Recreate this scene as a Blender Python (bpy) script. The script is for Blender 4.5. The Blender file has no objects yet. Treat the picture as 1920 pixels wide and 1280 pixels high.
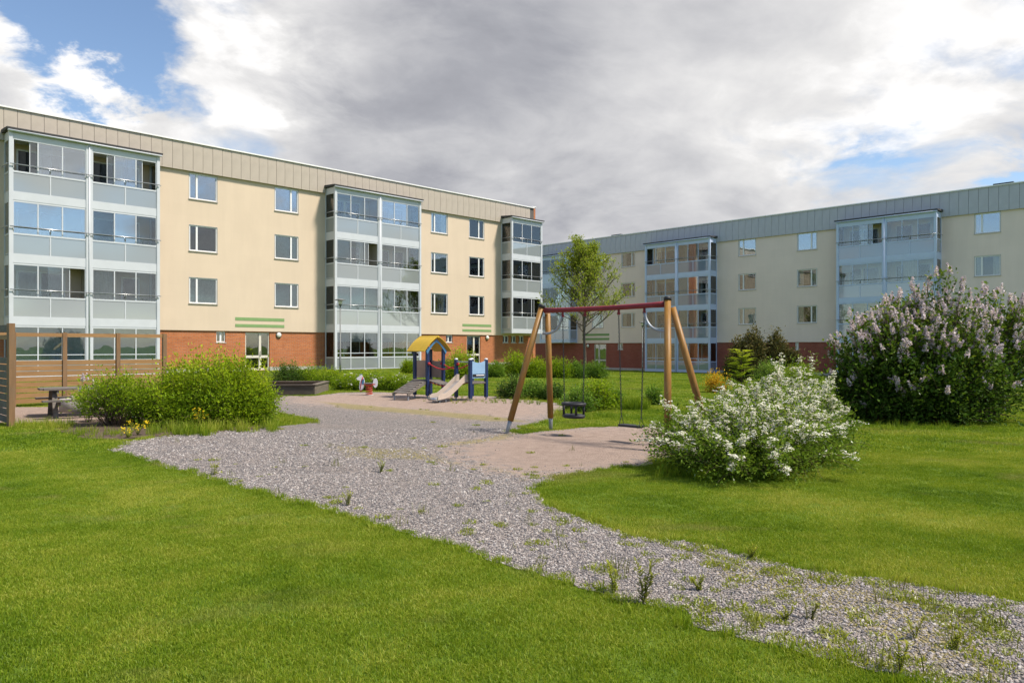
import bpy, math, random
import numpy as np
from mathutils import Vector, Matrix

# ---------------------------------------------------------------- camera, sky, sun, exposure
sc = bpy.context.scene
COL = sc.collection
R = math.radians
F = 1395.0            # focal length in photo pixels (1920 wide)
CAMZ = 1.55
HOR = 651.0
cam_d = bpy.data.cameras.new('camera')
cam = bpy.data.objects.new('camera', cam_d)
COL.objects.link(cam)
cam.location = (0, 0, CAMZ)
cam.rotation_euler = (R(90), 0, 0)
cam_d.sensor_width = 36.0
cam_d.lens = F / 1920 * 36
cam_d.shift_y = (HOR - 640) / 1920
cam_d.clip_start = 0.1
cam_d.clip_end = 3000
sc.camera = cam
sc.view_settings.view_transform = 'Standard'
sc.view_settings.look = 'None'
sc.view_settings.gamma = 1.0
sc.view_settings.exposure = 1.12
sc.view_settings.use_curve_mapping = False
cy = sc.cycles
cy.max_bounces = 6; cy.diffuse_bounces = 3; cy.glossy_bounces = 3; cy.transmission_bounces = 3; cy.transparent_max_bounces = 10
cy.caustics_reflective = False; cy.caustics_refractive = False

SUN_AZ_DIR = (0.95, -0.30)        # horizontal direction towards the sun (x, y)
SUN_EL = 57.0
SUN_STR = 2.9
SKY_STR = 0.078

class T:
    """small node-tree helper"""
    def __init__(s, tree):
        s.t = tree
        tree.nodes.clear()
    def n(s, typ, ins=None, out=None, **props):
        nd = s.t.nodes.new(typ)
        for k, v in props.items():
            setattr(nd, k, v)
        for k, v in (ins or {}).items():
            sk = nd.inputs[k]
            if isinstance(v, bpy.types.NodeSocket):
                s.t.links.new(v, sk)
            else:
                sk.default_value = v
        return nd if out is None else nd.outputs[out]
    def math(s, op, a, b=0.0, c=0.0, clamp=False):
        return s.n('ShaderNodeMath', {0: a, 1: b, 2: c}, 0, operation=op, use_clamp=clamp)
    def mix(s, f, a, b, blend='MIX'):
        nd = s.n('ShaderNodeMix', {0: f}, data_type='RGBA', blend_type=blend)
        for i, v in ((6, a), (7, b)):
            if isinstance(v, bpy.types.NodeSocket):
                s.t.links.new(v, nd.inputs[i])
            else:
                nd.inputs[i].default_value = (*v[:3], 1)
        return nd.outputs[2]
    def noise(s, vec, scale, detail=4, rough=0.55, dist=0.0, out='Fac'):
        return s.n('ShaderNodeTexNoise', {'Vector': vec, 'Scale': scale, 'Detail': detail, 'Roughness': rough, 'Distortion': dist}, out)
    def ramp(s, f, stops, interp='LINEAR'):
        nd = s.n('ShaderNodeValToRGB', {'Fac': f})
        nd.color_ramp.interpolation = interp
        e = nd.color_ramp.elements
        while len(e) < len(stops):
            e.new(0.5)
        for i, (p, c) in enumerate(stops):
            e[i].position = p
            if not isinstance(c, (tuple, list)):
                c = (c, c, c)
            e[i].color = (*c[:3], 1)
        return nd.outputs[0]
    def smooth(s, v, a, b):
        return s.n('ShaderNodeMapRange', {'Value': v, 'From Min': a, 'From Max': b, 'To Min': 0.0, 'To Max': 1.0}, 0, interpolation_type='SMOOTHSTEP')
    def bump(s, h, strength=0.3, dist=0.02):
        return s.n('ShaderNodeBump', {'Height': h, 'Strength': strength, 'Distance': dist}, 0)

def build_world():
    w = bpy.data.worlds.new('World')
    sc.world = w
    w.use_nodes = True
    t = T(w.node_tree)
    w.cycles.sampling_method = 'MANUAL'; w.cycles.sample_map_resolution = 512
    sky = t.n('ShaderNodeTexSky', sky_type='NISHITA', sun_disc=False)
    sky.sun_elevation = R(SUN_EL)
    sky.sun_rotation = math.atan2(SUN_AZ_DIR[0], SUN_AZ_DIR[1])
    sky.air_density = 1.0
    sky.dust_density = 0.4
    sky.ozone_density = 2.0
    dirv = t.n('ShaderNodeTexCoord', out='Generated')
    nrm = t.n('ShaderNodeVectorMath', {0: dirv}, 0, operation='NORMALIZE')
    sep = t.n('ShaderNodeSeparateXYZ', {0: nrm})
    x, y, z = sep.outputs
    zz = t.math('ADD', t.math('MAXIMUM', z, 0.0), 0.30)
    px = t.math('DIVIDE', x, zz)
    py = t.math('DIVIDE', y, zz)
    p = t.n('ShaderNodeCombineXYZ', {0: px, 1: py, 2: t.math('MULTIPLY', z, 1.5)}, 0)
    # domain warp
    wv = t.n('ShaderNodeVectorMath', {0: t.noise(p, 1.3, 3, out='Color'), 1: (0.5, 0.5, 0.5)}, 0, operation='SUBTRACT')
    wsc = t.n('ShaderNodeVectorMath', {0: wv, 3: 0.35}, 0, operation='SCALE')
    pw = t.n('ShaderNodeVectorMath', {0: p, 1: wsc}, 0, operation='ADD')
    pw = t.n('ShaderNodeVectorMath', {0: pw, 1: (3.1, 7.7, 0.4)}, 0, operation='ADD')
    dens = t.noise(pw, 1.55, 9, 0.56)
    nw = t.n('ShaderNodeVectorMath', {0: t.noise(pw, 3.2, 7, 0.6, out='Color'), 1: (0.5, 0.5, 0.5)}, 0, operation='SUBTRACT')
    nw = t.n('ShaderNodeVectorMath', {0: nrm, 1: t.n('ShaderNodeVectorMath', {0: nw, 3: 0.30}, 0, operation='SCALE')}, 0, operation='ADD')
    nw = t.n('ShaderNodeVectorMath', {0: nw}, 0, operation='NORMALIZE')
    def spot(px_, py_, k):
        v = (Vector(px_) if py_ is None else Vector(((px_ - 960) / F, 1.0, (HOR - py_) / F))).normalized()
        d = t.n('ShaderNodeVectorMath', {0: nw, 1: tuple(v)}, 'Value', operation='DOT_PRODUCT')
        return t.math('POWER', t.math('MAXIMUM', d, 0.0), k)
    # where the breaks and the heavy bank of cloud stand in the sky
    b = -0.065
    for (a, c, k, amp) in ((960, 250, 5, 0.20), (130, 40, 330, -0.46), (300, 70, 900, -0.10), (20, 240, 160, 0.36), (200, 240, 400, 0.22), (1900, 325, 3000, -0.20), (1800, 190, 250, 0.10),
                           (1640, 315, 2500, -0.12), (1480, 340, 2500, -0.08), ((0.9, -0.42, 0.22), None, 14, 0.13), ((-0.95, -0.4, 0.3), None, 5, -0.10), (830, 150, 40, 0.22), (1450, 80, 40, 0.16), (1000, 350, 120, 0.2)):
        b = t.math('ADD', t.math('MULTIPLY', spot(a, c, k), amp), b)
    dn = t.math('ADD', dens, b)
    cov = t.smooth(dn, 0.42, 0.62)
    # light and dark: billow detail lit on the sun's side + big soft dark bases
    sx = t.n('ShaderNodeVectorMath', {0: pw, 1: (0.10, 0.03, 0.08)}, 0, operation='ADD')
    dens2 = t.noise(sx, 1.55, 9, 0.56)
    lit = t.math('SUBTRACT', dens, dens2)
    soft = t.noise(t.n('ShaderNodeVectorMath', {0: p, 1: (11.0, 2.0, 5.0)}, 0, operation='ADD'), 0.9, 6, 0.55)
    dark = t.smooth(dn, 0.58, 0.95)
    br = t.math('MULTIPLY_ADD', lit, 1.8, 0.76)
    br = t.math('MULTIPLY_ADD', dark, -0.34, br)
    br = t.math('MULTIPLY_ADD', t.math('SUBTRACT', soft, 0.5), 0.75, br)
    for (a, c, k, amp) in ((840, 120, 70, -0.27), (620, 200, 300, -0.10), (1060, 340, 110, 0.14), (470, 120, 500, 0.36), (1760, 270, 300, 0.28), (1450, 30, 110, 0.02), (130, 200, 300, 0.30), (1000, 420, 60, 0.10), (300, 260, 200, 0.12)):
        br = t.math('MULTIPLY_ADD', spot(a, c, k), amp, br)
    ccol = t.ramp(br, [(0.0, (0.13, 0.134, 0.152)), (0.30, (0.195, 0.198, 0.216)), (0.62, (0.305, 0.304, 0.312)), (0.85, (0.39, 0.386, 0.384)), (1.0, (0.50, 0.493, 0.487))])
    skyc = t.n('ShaderNodeVectorMath', {0: sky.outputs[0], 3: SKY_STR}, 0, operation='SCALE')
    allc = t.mix(cov, skyc, ccol)
    bg = t.n('ShaderNodeBackground', {'Color': allc, 'Strength': 1.0}, 0)
    t.n('ShaderNodeOutputWorld', {'Surface': bg})
build_world()

sun_d = bpy.data.lights.new('sun', 'SUN')
sun_d.energy = SUN_STR
sun_d.angle = R(8)
sun_d.color = (1.0, 0.90, 0.77)
sun = bpy.data.objects.new('sun', sun_d)
COL.objects.link(sun)
_h = Vector((SUN_AZ_DIR[0], SUN_AZ_DIR[1], 0)).normalized() * math.cos(R(SUN_EL))
sun.rotation_euler = Vector((_h.x, _h.y, math.sin(R(SUN_EL)))).to_track_quat('Z', 'Y').to_euler()
sun.location = (30, -12, 30)

# ---------------------------------------------------------------- helpers
def tag(o, label=None, cat=None, group=None, kind=None):
    if label: o['label'] = label
    if cat: o['category'] = cat
    if group: o['group'] = group
    if kind: o['kind'] = kind
    return o
def empty(name, loc=(0, 0, 0), rz=0, parent=None):
    o = bpy.data.objects.new(name, None)
    o.empty_display_size = 0.2
    COL.objects.link(o)
    o.location = loc
    o.rotation_euler = (0, 0, rz)
    o.parent = parent
    return o
def thing(name, label, cat, loc=(0, 0, 0), rz=0, group=None):
    return tag(empty(name, loc, rz), label, cat, group)
def link(name, me, parent=None):
    o = bpy.data.objects.new(name, me)
    COL.objects.link(o)
    o.parent = parent
    return o
def np_mesh(name, V, Fc, mat=None, smooth=False, attrs=None):
    """V (n,3), Fc (m,k) index arrays -> mesh"""
    me = bpy.data.meshes.new(name)
    V = np.asarray(V, dtype=np.float32)
    Fc = np.asarray(Fc, dtype=np.int32)
    m, k = Fc.shape
    me.vertices.add(len(V))
    me.vertices.foreach_set('co', V.ravel())
    me.loops.add(m * k)
    me.loops.foreach_set('vertex_index', Fc.ravel())
    me.polygons.add(m)
    me.polygons.foreach_set('loop_start', np.arange(0, m * k, k, dtype=np.int32))
    if smooth:
        me.polygons.foreach_set('use_smooth', np.ones(m, dtype=bool))
    for an, av in (attrs or {}).items():
        at = me.attributes.new(an, 'FLOAT', 'POINT')
        at.data.foreach_set('value', np.asarray(av, dtype=np.float32))
    me.update(calc_edges=True)
    if mat: me.materials.append(mat)
    return me

class MB:
    def __init__(s):
        s.v = []; s.f = []
    def quad(s, a, b, c, d):
        i = len(s.v); s.v += [tuple(a), tuple(b), tuple(c), tuple(d)]; s.f.append((i, i+1, i+2, i+3)); return s
    def box(s, x0, x1, y0, y1, z0, z1):
        i = len(s.v)
        s.v += [(x0,y0,z0),(x1,y0,z0),(x1,y1,z0),(x0,y1,z0),(x0,y0,z1),(x1,y0,z1),(x1,y1,z1),(x0,y1,z1)]
        for q in ((3,2,1,0),(4,5,6,7),(0,1,5,4),(1,2,6,5),(2,3,7,6),(3,0,4,7)):
            s.f.append(tuple(i+k for k in q))
        return s
    def beam(s, p, q, w, h, up=(0, 0, 1)):
        p = Vector(p); q = Vector(q); d = (q - p).normalized(); up = Vector(up)
        sd = d.cross(up)
        if sd.length < 1e-4: sd = d.cross(Vector((1, 0, 0)))
        sd.normalize(); u2 = sd.cross(d)
        i = len(s.v)
        for c in (p, q):
            for a, b in ((-1,-1),(1,-1),(1,1),(-1,1)):
                s.v.append(tuple(c + sd*a*w/2 + u2*b*h/2))
        for f in ((0,1,2,3),(7,6,5,4),(0,4,5,1),(1,5,6,2),(2,6,7,3),(3,7,4,0)):
            s.f.append(tuple(i+k for k in f))
        return s
    def tube(s, pts, r, n=8, caps=True, closed=False):
        pts = [Vector(p) for p in pts]
        rr = r if isinstance(r, (list, tuple)) else [r]*len(pts)
        m = len(pts); i0 = len(s.v)
        ref = None
        for k, p in enumerate(pts):
            if closed: d = pts[(k+1) % m] - pts[k-1]
            else: d = pts[min(k+1, m-1)] - pts[max(k-1, 0)]
            d.normalize()
            if ref is None:
                ref = Vector((0,0,1)) if abs(d.z) < 0.9 else Vector((1,0,0))
            a = (ref - d*ref.dot(d)).normalized(); ref = a
            b = d.cross(a)
            for j in range(n):
                t = 2*math.pi*j/n
                s.v.append(tuple(p + a*math.cos(t)*rr[k] + b*math.sin(t)*rr[k]))
        for k in range(m if closed else m-1):
            k2 = (k+1) % m
            for j in range(n):
                j2 = (j+1) % n
                s.f.append((i0+k*n+j, i0+k*n+j2, i0+k2*n+j2, i0+k2*n+j))
        if caps and not closed:
            s.f.append(tuple(i0+j for j in reversed(range(n))))
            s.f.append(tuple(i0+(m-1)*n+j for j in range(n)))
        return s
    def prism(s, outline, axis_p, axis_q):
        """extrude a list of 3d points by vector q-p"""
        d = Vector(axis_q) - Vector(axis_p); n = len(outline); i = len(s.v)
        s.v += [tuple(Vector(p)) for p in outline] + [tuple(Vector(p) + d) for p in outline]
        s.f.append(tuple(i+k for k in reversed(range(n)))); s.f.append(tuple(i+n+k for k in range(n)))
        for k in range(n):
            k2 = (k+1) % n
            s.f.append((i+k, i+k2, i+n+k2, i+n+k))
        return s
    def lathe(s, prof, c=(0,0,0), n=12):
        i0 = len(s.v)
        for r, z in prof:
            for j in range(n):
                t = 2*math.pi*j/n
                s.v.append((c[0]+r*math.cos(t), c[1]+r*math.sin(t), c[2]+z))
        for k in range(len(prof)-1):
            for j in range(n):
                j2 = (j+1) % n
                s.f.append((i0+k*n+j, i0+k*n+j2, i0+(k+1)*n+j2, i0+(k+1)*n+j))
        s.f.append(tuple(i0+j for j in reversed(range(n))))
        s.f.append(tuple(i0+(len(prof)-1)*n+j for j in range(n)))
        return s
    def mesh(s, name, mat, smooth=False):
        me = bpy.data.meshes.new(name)
        me.from_pydata(s.v, [], s.f)
        if smooth:
            me.polygons.foreach_set('use_smooth', [len(p.vertices) <= 4 for p in me.polygons])
        me.materials.append(mat)
        me.update()
        return me
    def build(s, name, mat, parent=None, smooth=False):
        return link(name, s.mesh(name, mat, smooth), parent)

# ---------------------------------------------------------------- materials
def newmat(name):
    m = bpy.data.materials.new(name); m.use_nodes = True
    return m, T(m.node_tree)
def plain(name, c, rough=0.6, metal=0.0, var=0.12, scale=6.0, bump=0.0, bscale=60.0, spec=0.4, dirt=0.0):
    m, t = newmat(name)
    co = t.n('ShaderNodeTexCoord', out='Object')
    n1 = t.noise(co, scale, 5, 0.6)
    dk = tuple(x*(1-var) for x in c); lt = tuple(min(1, x*(1+var)) for x in c)
    col = t.mix(t.smooth(n1, 0.3, 0.7), dk, lt)
    if dirt > 0:
        n2 = t.noise(co, scale*0.35, 7, 0.7)
        col = t.mix(t.math('MULTIPLY', t.smooth(n2, 0.52, 0.75), dirt), col, (0.10, 0.09, 0.07))
    ins = {'Base Color': col, 'Roughness': rough, 'Metallic': metal, 'Specular IOR Level': spec}
    if bump > 0:
        ins['Normal'] = t.bump(t.noise(co, bscale, 4, 0.6), bump, 0.01)
    b = t.n('ShaderNodeBsdfPrincipled', ins, 0)
    t.n('ShaderNodeOutputMaterial', {'Surface': b})
    return m
def wood(name, a, b, rough=0.7, axis=0, scale=1.0, weather=0.0, wcol=(0.2, 0.19, 0.17)):
    m, t = newmat(name)
    co = t.n('ShaderNodeTexCoord', out='Object')
    rnd = t.n('ShaderNodeObjectInfo', out='Random')
    off = t.n('ShaderNodeCombineXYZ', {0: t.math('MULTIPLY', rnd, 37.0), 1: t.math('MULTIPLY', rnd, 11.0), 2: 0.0}, 0)
    co = t.n('ShaderNodeVectorMath', {0: co, 1: off}, 0, operation='ADD')
    s = [14.0*scale]*3; s[axis] = 1.1*scale
    st = t.n('ShaderNodeVectorMath', {0: co, 1: tuple(s)}, 0, operation='MULTIPLY')
    g = t.noise(st, 2.0, 6, 0.65, 0.6)
    col = t.mix(t.smooth(g, 0.3, 0.7), a, b)
    kn = t.n('ShaderNodeTexVoronoi', {'Vector': t.n('ShaderNodeVectorMath', {0: st, 1: (0.35, 0.35, 0.35)}, 0, operation='MULTIPLY'), 'Scale': 1.0}, 'Distance')
    col = t.mix(t.math('MULTIPLY', t.math('SUBTRACT', 1.0, t.smooth(kn, 0.05, 0.16)), 0.7), col, tuple(x*0.35 for x in a))
    col = t.mix(t.math('MULTIPLY_ADD', rnd, 0.5, 0.0), col, tuple(x*0.72 for x in b))
    if weather > 0:
        wn = t.noise(co, 3.0, 6, 0.7)
        col = t.mix(t.math('MULTIPLY', t.smooth(wn, 0.4, 0.7), weather), col, wcol)
    bs = t.n('ShaderNodeBsdfPrincipled', {'Base Color': col, 'Roughness': rough, 'Specular IOR Level': 0.3, 'Normal': t.bump(g, 0.35, 0.006)}, 0)
    t.n('ShaderNodeOutputMaterial', {'Surface': bs})
    return m
def render_mat(name, c):
    """painted render facade, faint streaks and blotches"""
    m, t = newmat(name)
    co = t.n('ShaderNodeTexCoord', out='Object')
    st = t.n('ShaderNodeVectorMath', {0: co, 1: (1.4, 1.4, 0.16)}, 0, operation='MULTIPLY')
    a = t.noise(co, 0.5, 6, 0.6); b = t.noise(st, 1.5, 6, 0.65)
    f = t.math('ADD', t.math('MULTIPLY', a, 0.5), t.math('MULTIPLY', b, 0.5))
    col = t.mix(t.smooth(f, 0.38, 0.64), tuple(x*0.965 for x in c), tuple(x*1.02 for x in c))
    sp = t.n('ShaderNodeSeparateXYZ', {0: co})
    vv = t.n('ShaderNodeCombineXYZ', {0: t.math('ADD', sp.outputs[0], sp.outputs[1]), 1: sp.outputs[2], 2: 0.0}, 0)
    slab = t.n('ShaderNodeTexBrick', {'Vector': vv, 'Color1': (0.975, 0.975, 0.975, 1), 'Color2': (1.0, 1.0, 1.0, 1), 'Mortar': (0.95, 0.945, 0.94, 1), 'Scale': 1.0, 'Mortar Size': 0.006, 'Mortar Smooth': 1.0, 'Brick Width': 1.2, 'Row Height': 0.6}, 0)
    col = t.mix(1.0, col, slab, 'MULTIPLY')
    drip = t.n('ShaderNodeVectorMath', {0: co, 1: (3.2, 3.2, 0.22)}, 0, operation='MULTIPLY')
    dn = t.math('MULTIPLY', t.smooth(t.noise(drip, 1.6, 7, 0.7), 0.56, 0.78), t.smooth(t.noise(co, 0.33, 3, 0.5), 0.42, 0.66))
    col = t.mix(t.math('MULTIPLY', dn, 0.16), col, (0.25, 0.21, 0.16))
    bs = t.n('ShaderNodeBsdfPrincipled', {'Base Color': col, 'Roughness': 0.9, 'Specular IOR Level': 0.2,
             'Normal': t.bump(t.noise(co, 90, 3, 0.6), 0.15, 0.01)}, 0)
    t.n('ShaderNodeOutputMaterial', {'Surface': bs})
    return m
def brick_mat(name, a, b, mortar):
    m, t = newmat(name)
    co = t.n('ShaderNodeTexCoord', out='Object')
    sp = t.n('ShaderNodeSeparateXYZ', {0: co})
    v = t.n('ShaderNodeCombineXYZ', {0: t.math('ADD', sp.outputs[0], sp.outputs[1]), 1: sp.outputs[2], 2: 0.0}, 0)
    br = t.n('ShaderNodeTexBrick', {'Vector': v, 'Color1': (*a, 1), 'Color2': (*b, 1), 'Mortar': (*mortar, 1), 'Scale': 1.0,
              'Mortar Size': 0.011, 'Mortar Smooth': 0.2, 'Bias': 0.0, 'Brick Width': 0.26, 'Row Height': 0.077})
    n1 = t.noise(co, 1.2, 6, 0.6)
    col = t.mix(t.smooth(n1, 0.35, 0.7), br.outputs[0], t.mix(0.35, br.outputs[0], tuple(x*0.6 for x in a)))
    n2 = t.noise(v, 9.0, 2, 0.5)
    col = t.mix(t.math('MULTIPLY', t.smooth(n2, 0.55, 0.7), 0.4), col, tuple(x*0.5 for x in b))
    bs = t.n('ShaderNodeBsdfPrincipled', {'Base Color': col, 'Roughness': 0.88, 'Specular IOR Level': 0.2,
             'Normal': t.bump(t.math('SUBTRACT', 1.0, br.outputs[1]), 0.6, 0.01)}, 0)
    t.n('ShaderNodeOutputMaterial', {'Surface': bs})
    return m
def glass_mat(name, tint=(0.9, 0.93, 0.93), base=0.05, ior=1.5, gain=1.4, rough=0.0):
    m, t = newmat(name)
    co = t.n('ShaderNodeTexCoord', out='Object')
    fr = t.n('ShaderNodeFresnel', {'IOR': ior}, 0)
    fac = t.math('MULTIPLY_ADD', fr, gain, base, clamp=True)
    nm = t.bump(t.noise(co, 0.8, 2, 0.5), 0.05, 0.06)
    g = t.n('ShaderNodeBsdfGlossy', {'Color': (0.92, 0.96, 1.0, 1), 'Roughness': rough, 'Normal': nm}, 0)
    tr = t.n('ShaderNodeBsdfTransparent', {'Color': (*tint, 1)}, 0)
    mx = t.n('ShaderNodeMixShader', {0: fac, 1: tr, 2: g}, 0)
    t.n('ShaderNodeOutputMaterial', {'Surface': mx})
    return m
def frosted_mat(name, c):
    m, t = newmat(name)
    d = t.n('ShaderNodeBsdfDiffuse', {'Color': (*c, 1)}, 0)
    tl = t.n('ShaderNodeBsdfTranslucent', {'Color': (*c, 1)}, 0)
    a = t.n('ShaderNodeMixShader', {0: 0.35, 1: d, 2: tl}, 0)
    g = t.n('ShaderNodeBsdfGlossy', {'Color': (0.95, 0.97, 1.0, 1), 'Roughness': 0.04}, 0)
    fr = t.n('ShaderNodeFresnel', {'IOR': 1.5}, 0)
    mx = t.n('ShaderNodeMixShader', {0: t.math('MULTIPLY_ADD', fr, 1.6, 0.12, clamp=True), 1: a, 2: g}, 0)
    t.n('ShaderNodeOutputMaterial', {'Surface': mx})
    return m
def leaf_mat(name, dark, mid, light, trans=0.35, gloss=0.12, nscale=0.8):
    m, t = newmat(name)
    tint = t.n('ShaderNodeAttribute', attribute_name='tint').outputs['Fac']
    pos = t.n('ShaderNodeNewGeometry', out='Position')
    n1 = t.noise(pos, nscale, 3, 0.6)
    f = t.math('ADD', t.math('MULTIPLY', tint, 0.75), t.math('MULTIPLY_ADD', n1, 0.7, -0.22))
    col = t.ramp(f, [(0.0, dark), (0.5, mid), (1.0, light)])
    d = t.n('ShaderNodeBsdfDiffuse', {'Color': col}, 0)
    tc = t.mix(0.5, col, t.mix(1.0, col, (1.25, 1.15, 0.5), 'MULTIPLY'))
    tl = t.n('ShaderNodeBsdfTranslucent', {'Color': tc}, 0)
    a = t.n('ShaderNodeMixShader', {0: trans, 1: d, 2: tl}, 0)
    g = t.n('ShaderNodeBsdfGlossy', {'Color': (1, 1, 1, 1), 'Roughness': 0.45}, 0)
    fr = t.n('ShaderNodeFresnel', {'IOR': 1.4}, 0)
    mx = t.n('ShaderNodeMixShader', {0: t.math('MULTIPLY', fr, gloss*0.9, clamp=True), 1: a, 2: g}, 0)
    t.n('ShaderNodeOutputMaterial', {'Surface': mx})
    return m

M = {}
M['cream'] = render_mat('cream_render', (0.655, 0.54, 0.415))
M['cream_r'] = render_mat('fill_lightened_render', (0.83, 0.70, 0.63))  # colour raised and pinkened to make up for weak fill light and green bounce
M['brick'] = brick_mat('orange_brick', (0.56, 0.185, 0.06), (0.45, 0.138, 0.05), (0.36, 0.24, 0.17))
M['brick_r'] = brick_mat('red_brick', (0.38, 0.105, 0.07), (0.30, 0.08, 0.055), (0.24, 0.15, 0.12))
M['plinth'] = plain('concrete_plinth', (0.42, 0.40, 0.37), 0.9, var=0.15, bump=0.2)
M['fascia'] = plain('fascia_sheet', (0.44, 0.385, 0.325), 0.5, var=0.05, scale=1.5, spec=0.4)
M['fascia_r'] = plain('grey_fascia_sheet', (0.46, 0.47, 0.52), 0.5, var=0.05, scale=1.5)
M['joint'] = plain('dark_joint', (0.12, 0.11, 0.10), 0.8)
M['roofedge'] = plain('white_roof_edge', (0.78, 0.78, 0.78), 0.4, var=0.03)
M['roof'] = plain('roof_felt', (0.06, 0.06, 0.065), 0.9)
M['alu'] = plain('white_aluminium', (0.55, 0.58, 0.62), 0.4, var=0.03, scale=2, spec=0.5)
M['alu_r'] = plain('skylight_tinted_aluminium', (0.50, 0.60, 0.80), 0.4, var=0.03, scale=2, spec=0.5)  # white frames in shade: the blue skylight is painted into their colour
M['alu_d'] = plain('grey_aluminium', (0.33, 0.35, 0.38), 0.45, var=0.05)
M['frame'] = plain('white_window_frame', (0.78, 0.79, 0.80), 0.45, var=0.03)
M['sill'] = plain('sill_metal', (0.45, 0.42, 0.38), 0.5)
M['rail'] = plain('rail_metal', (0.45, 0.46, 0.48), 0.3, metal=0.6, var=0.05)
M['glass'] = glass_mat('window_glass')
M['glass_hi'] = glass_mat('coated_window_glass', base=0.27, gain=1.6, tint=(0.8, 0.87, 0.9))
M['frost'] = frosted_mat('frosted_glass', (0.40, 0.44, 0.455))
M['frost_b'] = frosted_mat('skylight_tinted_frosted_glass', (0.27, 0.36, 0.49))  # frosted panels of the shaded bays, skylight blue put into the colour
M['blind'] = plain('grey_roller_blind', (0.46, 0.52, 0.56), 0.8, var=0.04)
M['curtain'] = plain('pale_curtain', (0.62, 0.60, 0.55), 0.9, var=0.12, scale=12)
M['slatblind'] = plain('venetian_blind', (0.5, 0.5, 0.5), 0.6, var=0.05)
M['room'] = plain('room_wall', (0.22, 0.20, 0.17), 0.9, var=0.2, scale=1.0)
M['inner'] = plain('balcony_wall', (0.50, 0.45, 0.36), 0.9, var=0.05)
M['darkpane'] = glass_mat('dark_room_glass', base=0.05, tint=(0.25, 0.25, 0.25))
M['black'] = plain('black_interior', (0.02, 0.02, 0.022), 0.9)
M['green'] = plain('green_paint', (0.20, 0.33, 0.13), 0.7, var=0.06)
M['lampglass'] = plain('opal_lamp_glass', (0.75, 0.74, 0.68), 0.3)
M['pinew'] = wood('pine_boards', (0.25, 0.135, 0.052), (0.37, 0.215, 0.09), axis=0, weather=0.25, wcol=(0.22, 0.16, 0.10))
M['pinez'] = wood('pine_posts', (0.18, 0.10, 0.048), (0.27, 0.16, 0.08), axis=2, weather=0.4, wcol=(0.16, 0.12, 0.08))
M['pinedark'] = wood('weathered_boards', (0.075, 0.062, 0.048), (0.12, 0.10, 0.08), axis=0, weather=0.6, wcol=(0.16, 0.155, 0.14))
M['greywood'] = wood('grey_weathered_wood', (0.10, 0.085, 0.075), (0.19, 0.165, 0.145), axis=0, weather=0.6, wcol=(0.21, 0.20, 0.19))
M['swingwood'] = wood('glazed_round_posts', (0.20, 0.090, 0.018), (0.33, 0.168, 0.034), axis=2, rough=0.45, weather=0.35, wcol=(0.20, 0.14, 0.085))
M['redpaint'] = plain('red_paint', (0.20, 0.016, 0.024), 0.5, var=0.12, dirt=0.2)
M['steel'] = plain('galvanised_steel', (0.30, 0.33, 0.37), 0.5, metal=0.4, var=0.12)
M['rubber'] = plain('black_rubber', (0.02, 0.021, 0.025), 0.55, var=0.2, bump=0.1)
M['chain'] = plain('dark_chain', (0.05, 0.05, 0.055), 0.45, metal=0.5)
M['navy'] = plain('navy_post_paint', (0.012, 0.025, 0.085), 0.4, var=0.2)
M['yellow'] = plain('yellow_panel', (0.54, 0.35, 0.03), 0.5, var=0.08, scale=5, dirt=0.22)
M['lblue'] = plain('light_blue_panel', (0.25, 0.40, 0.58), 0.45, var=0.05)
M['cyan'] = plain('blue_trim_panel', (0.06, 0.18, 0.33), 0.45, var=0.05)
M['beige'] = plain('beige_panel', (0.50, 0.355, 0.26), 0.6, var=0.05)
M['taupe'] = plain('taupe_panel', (0.34, 0.25, 0.21), 0.6, var=0.05)
M['slide'] = plain('cream_slide_side', (0.50, 0.41, 0.34), 0.45, var=0.06)
M['slidebed'] = plain('slide_steel_bed', (0.55, 0.56, 0.58), 0.28, metal=0.85, var=0.06)
M['rope'] = plain('red_rope', (0.40, 0.025, 0.03), 0.7)
M['whitepanel'] = plain('white_panel', (0.74, 0.74, 0.76), 0.5, var=0.04)
M['springred'] = plain('red_spring', (0.48, 0.06, 0.03), 0.4)
M['pole'] = plain('grey_lamp_pole', (0.16, 0.17, 0.17), 0.5)
M['stone'] = plain('concrete_block', (0.40, 0.38, 0.36), 0.9, var=0.15, bump=0.3)
M['bark'] = plain('bark', (0.13, 0.10, 0.075), 0.95, var=0.35, scale=12, bump=0.5, bscale=30)
M['twig'] = plain('brown_twig', (0.11, 0.075, 0.045), 0.95, var=0.3)
M['carpaint'] = plain('light_blue_car_paint', (0.25, 0.38, 0.52), 0.25, var=0.03, spec=0.6)
M['tyre'] = plain('tyre_rubber', (0.02, 0.02, 0.02), 0.8)
M['asphalt'] = plain('path_asphalt', (0.22, 0.205, 0.20), 0.95, var=0.2, scale=2, bump=0.3)
M['ventmetal'] = plain('dark_vent_metal', (0.05, 0.055, 0.065), 0.6)
# ---------------------------------------------------------------- terrain
rng = np.random.default_rng(7)
random.seed(7)
LD = Vector((1.0065, 1.0)).normalized()          # along the left building, to the right
LN = Vector((LD.y, -LD.x))                       # outward normal of its front
RD = Vector((1.0, -1.0065)).normalized()         # along the right building, to the right
RN = Vector((-LD.x, -LD.y))
LP = Vector((0.0, 56.07 / 1.0065))
RP = Vector((0.0, 76.6 / 0.9935))
LZ, RZ = 0.22, -0.52

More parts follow.
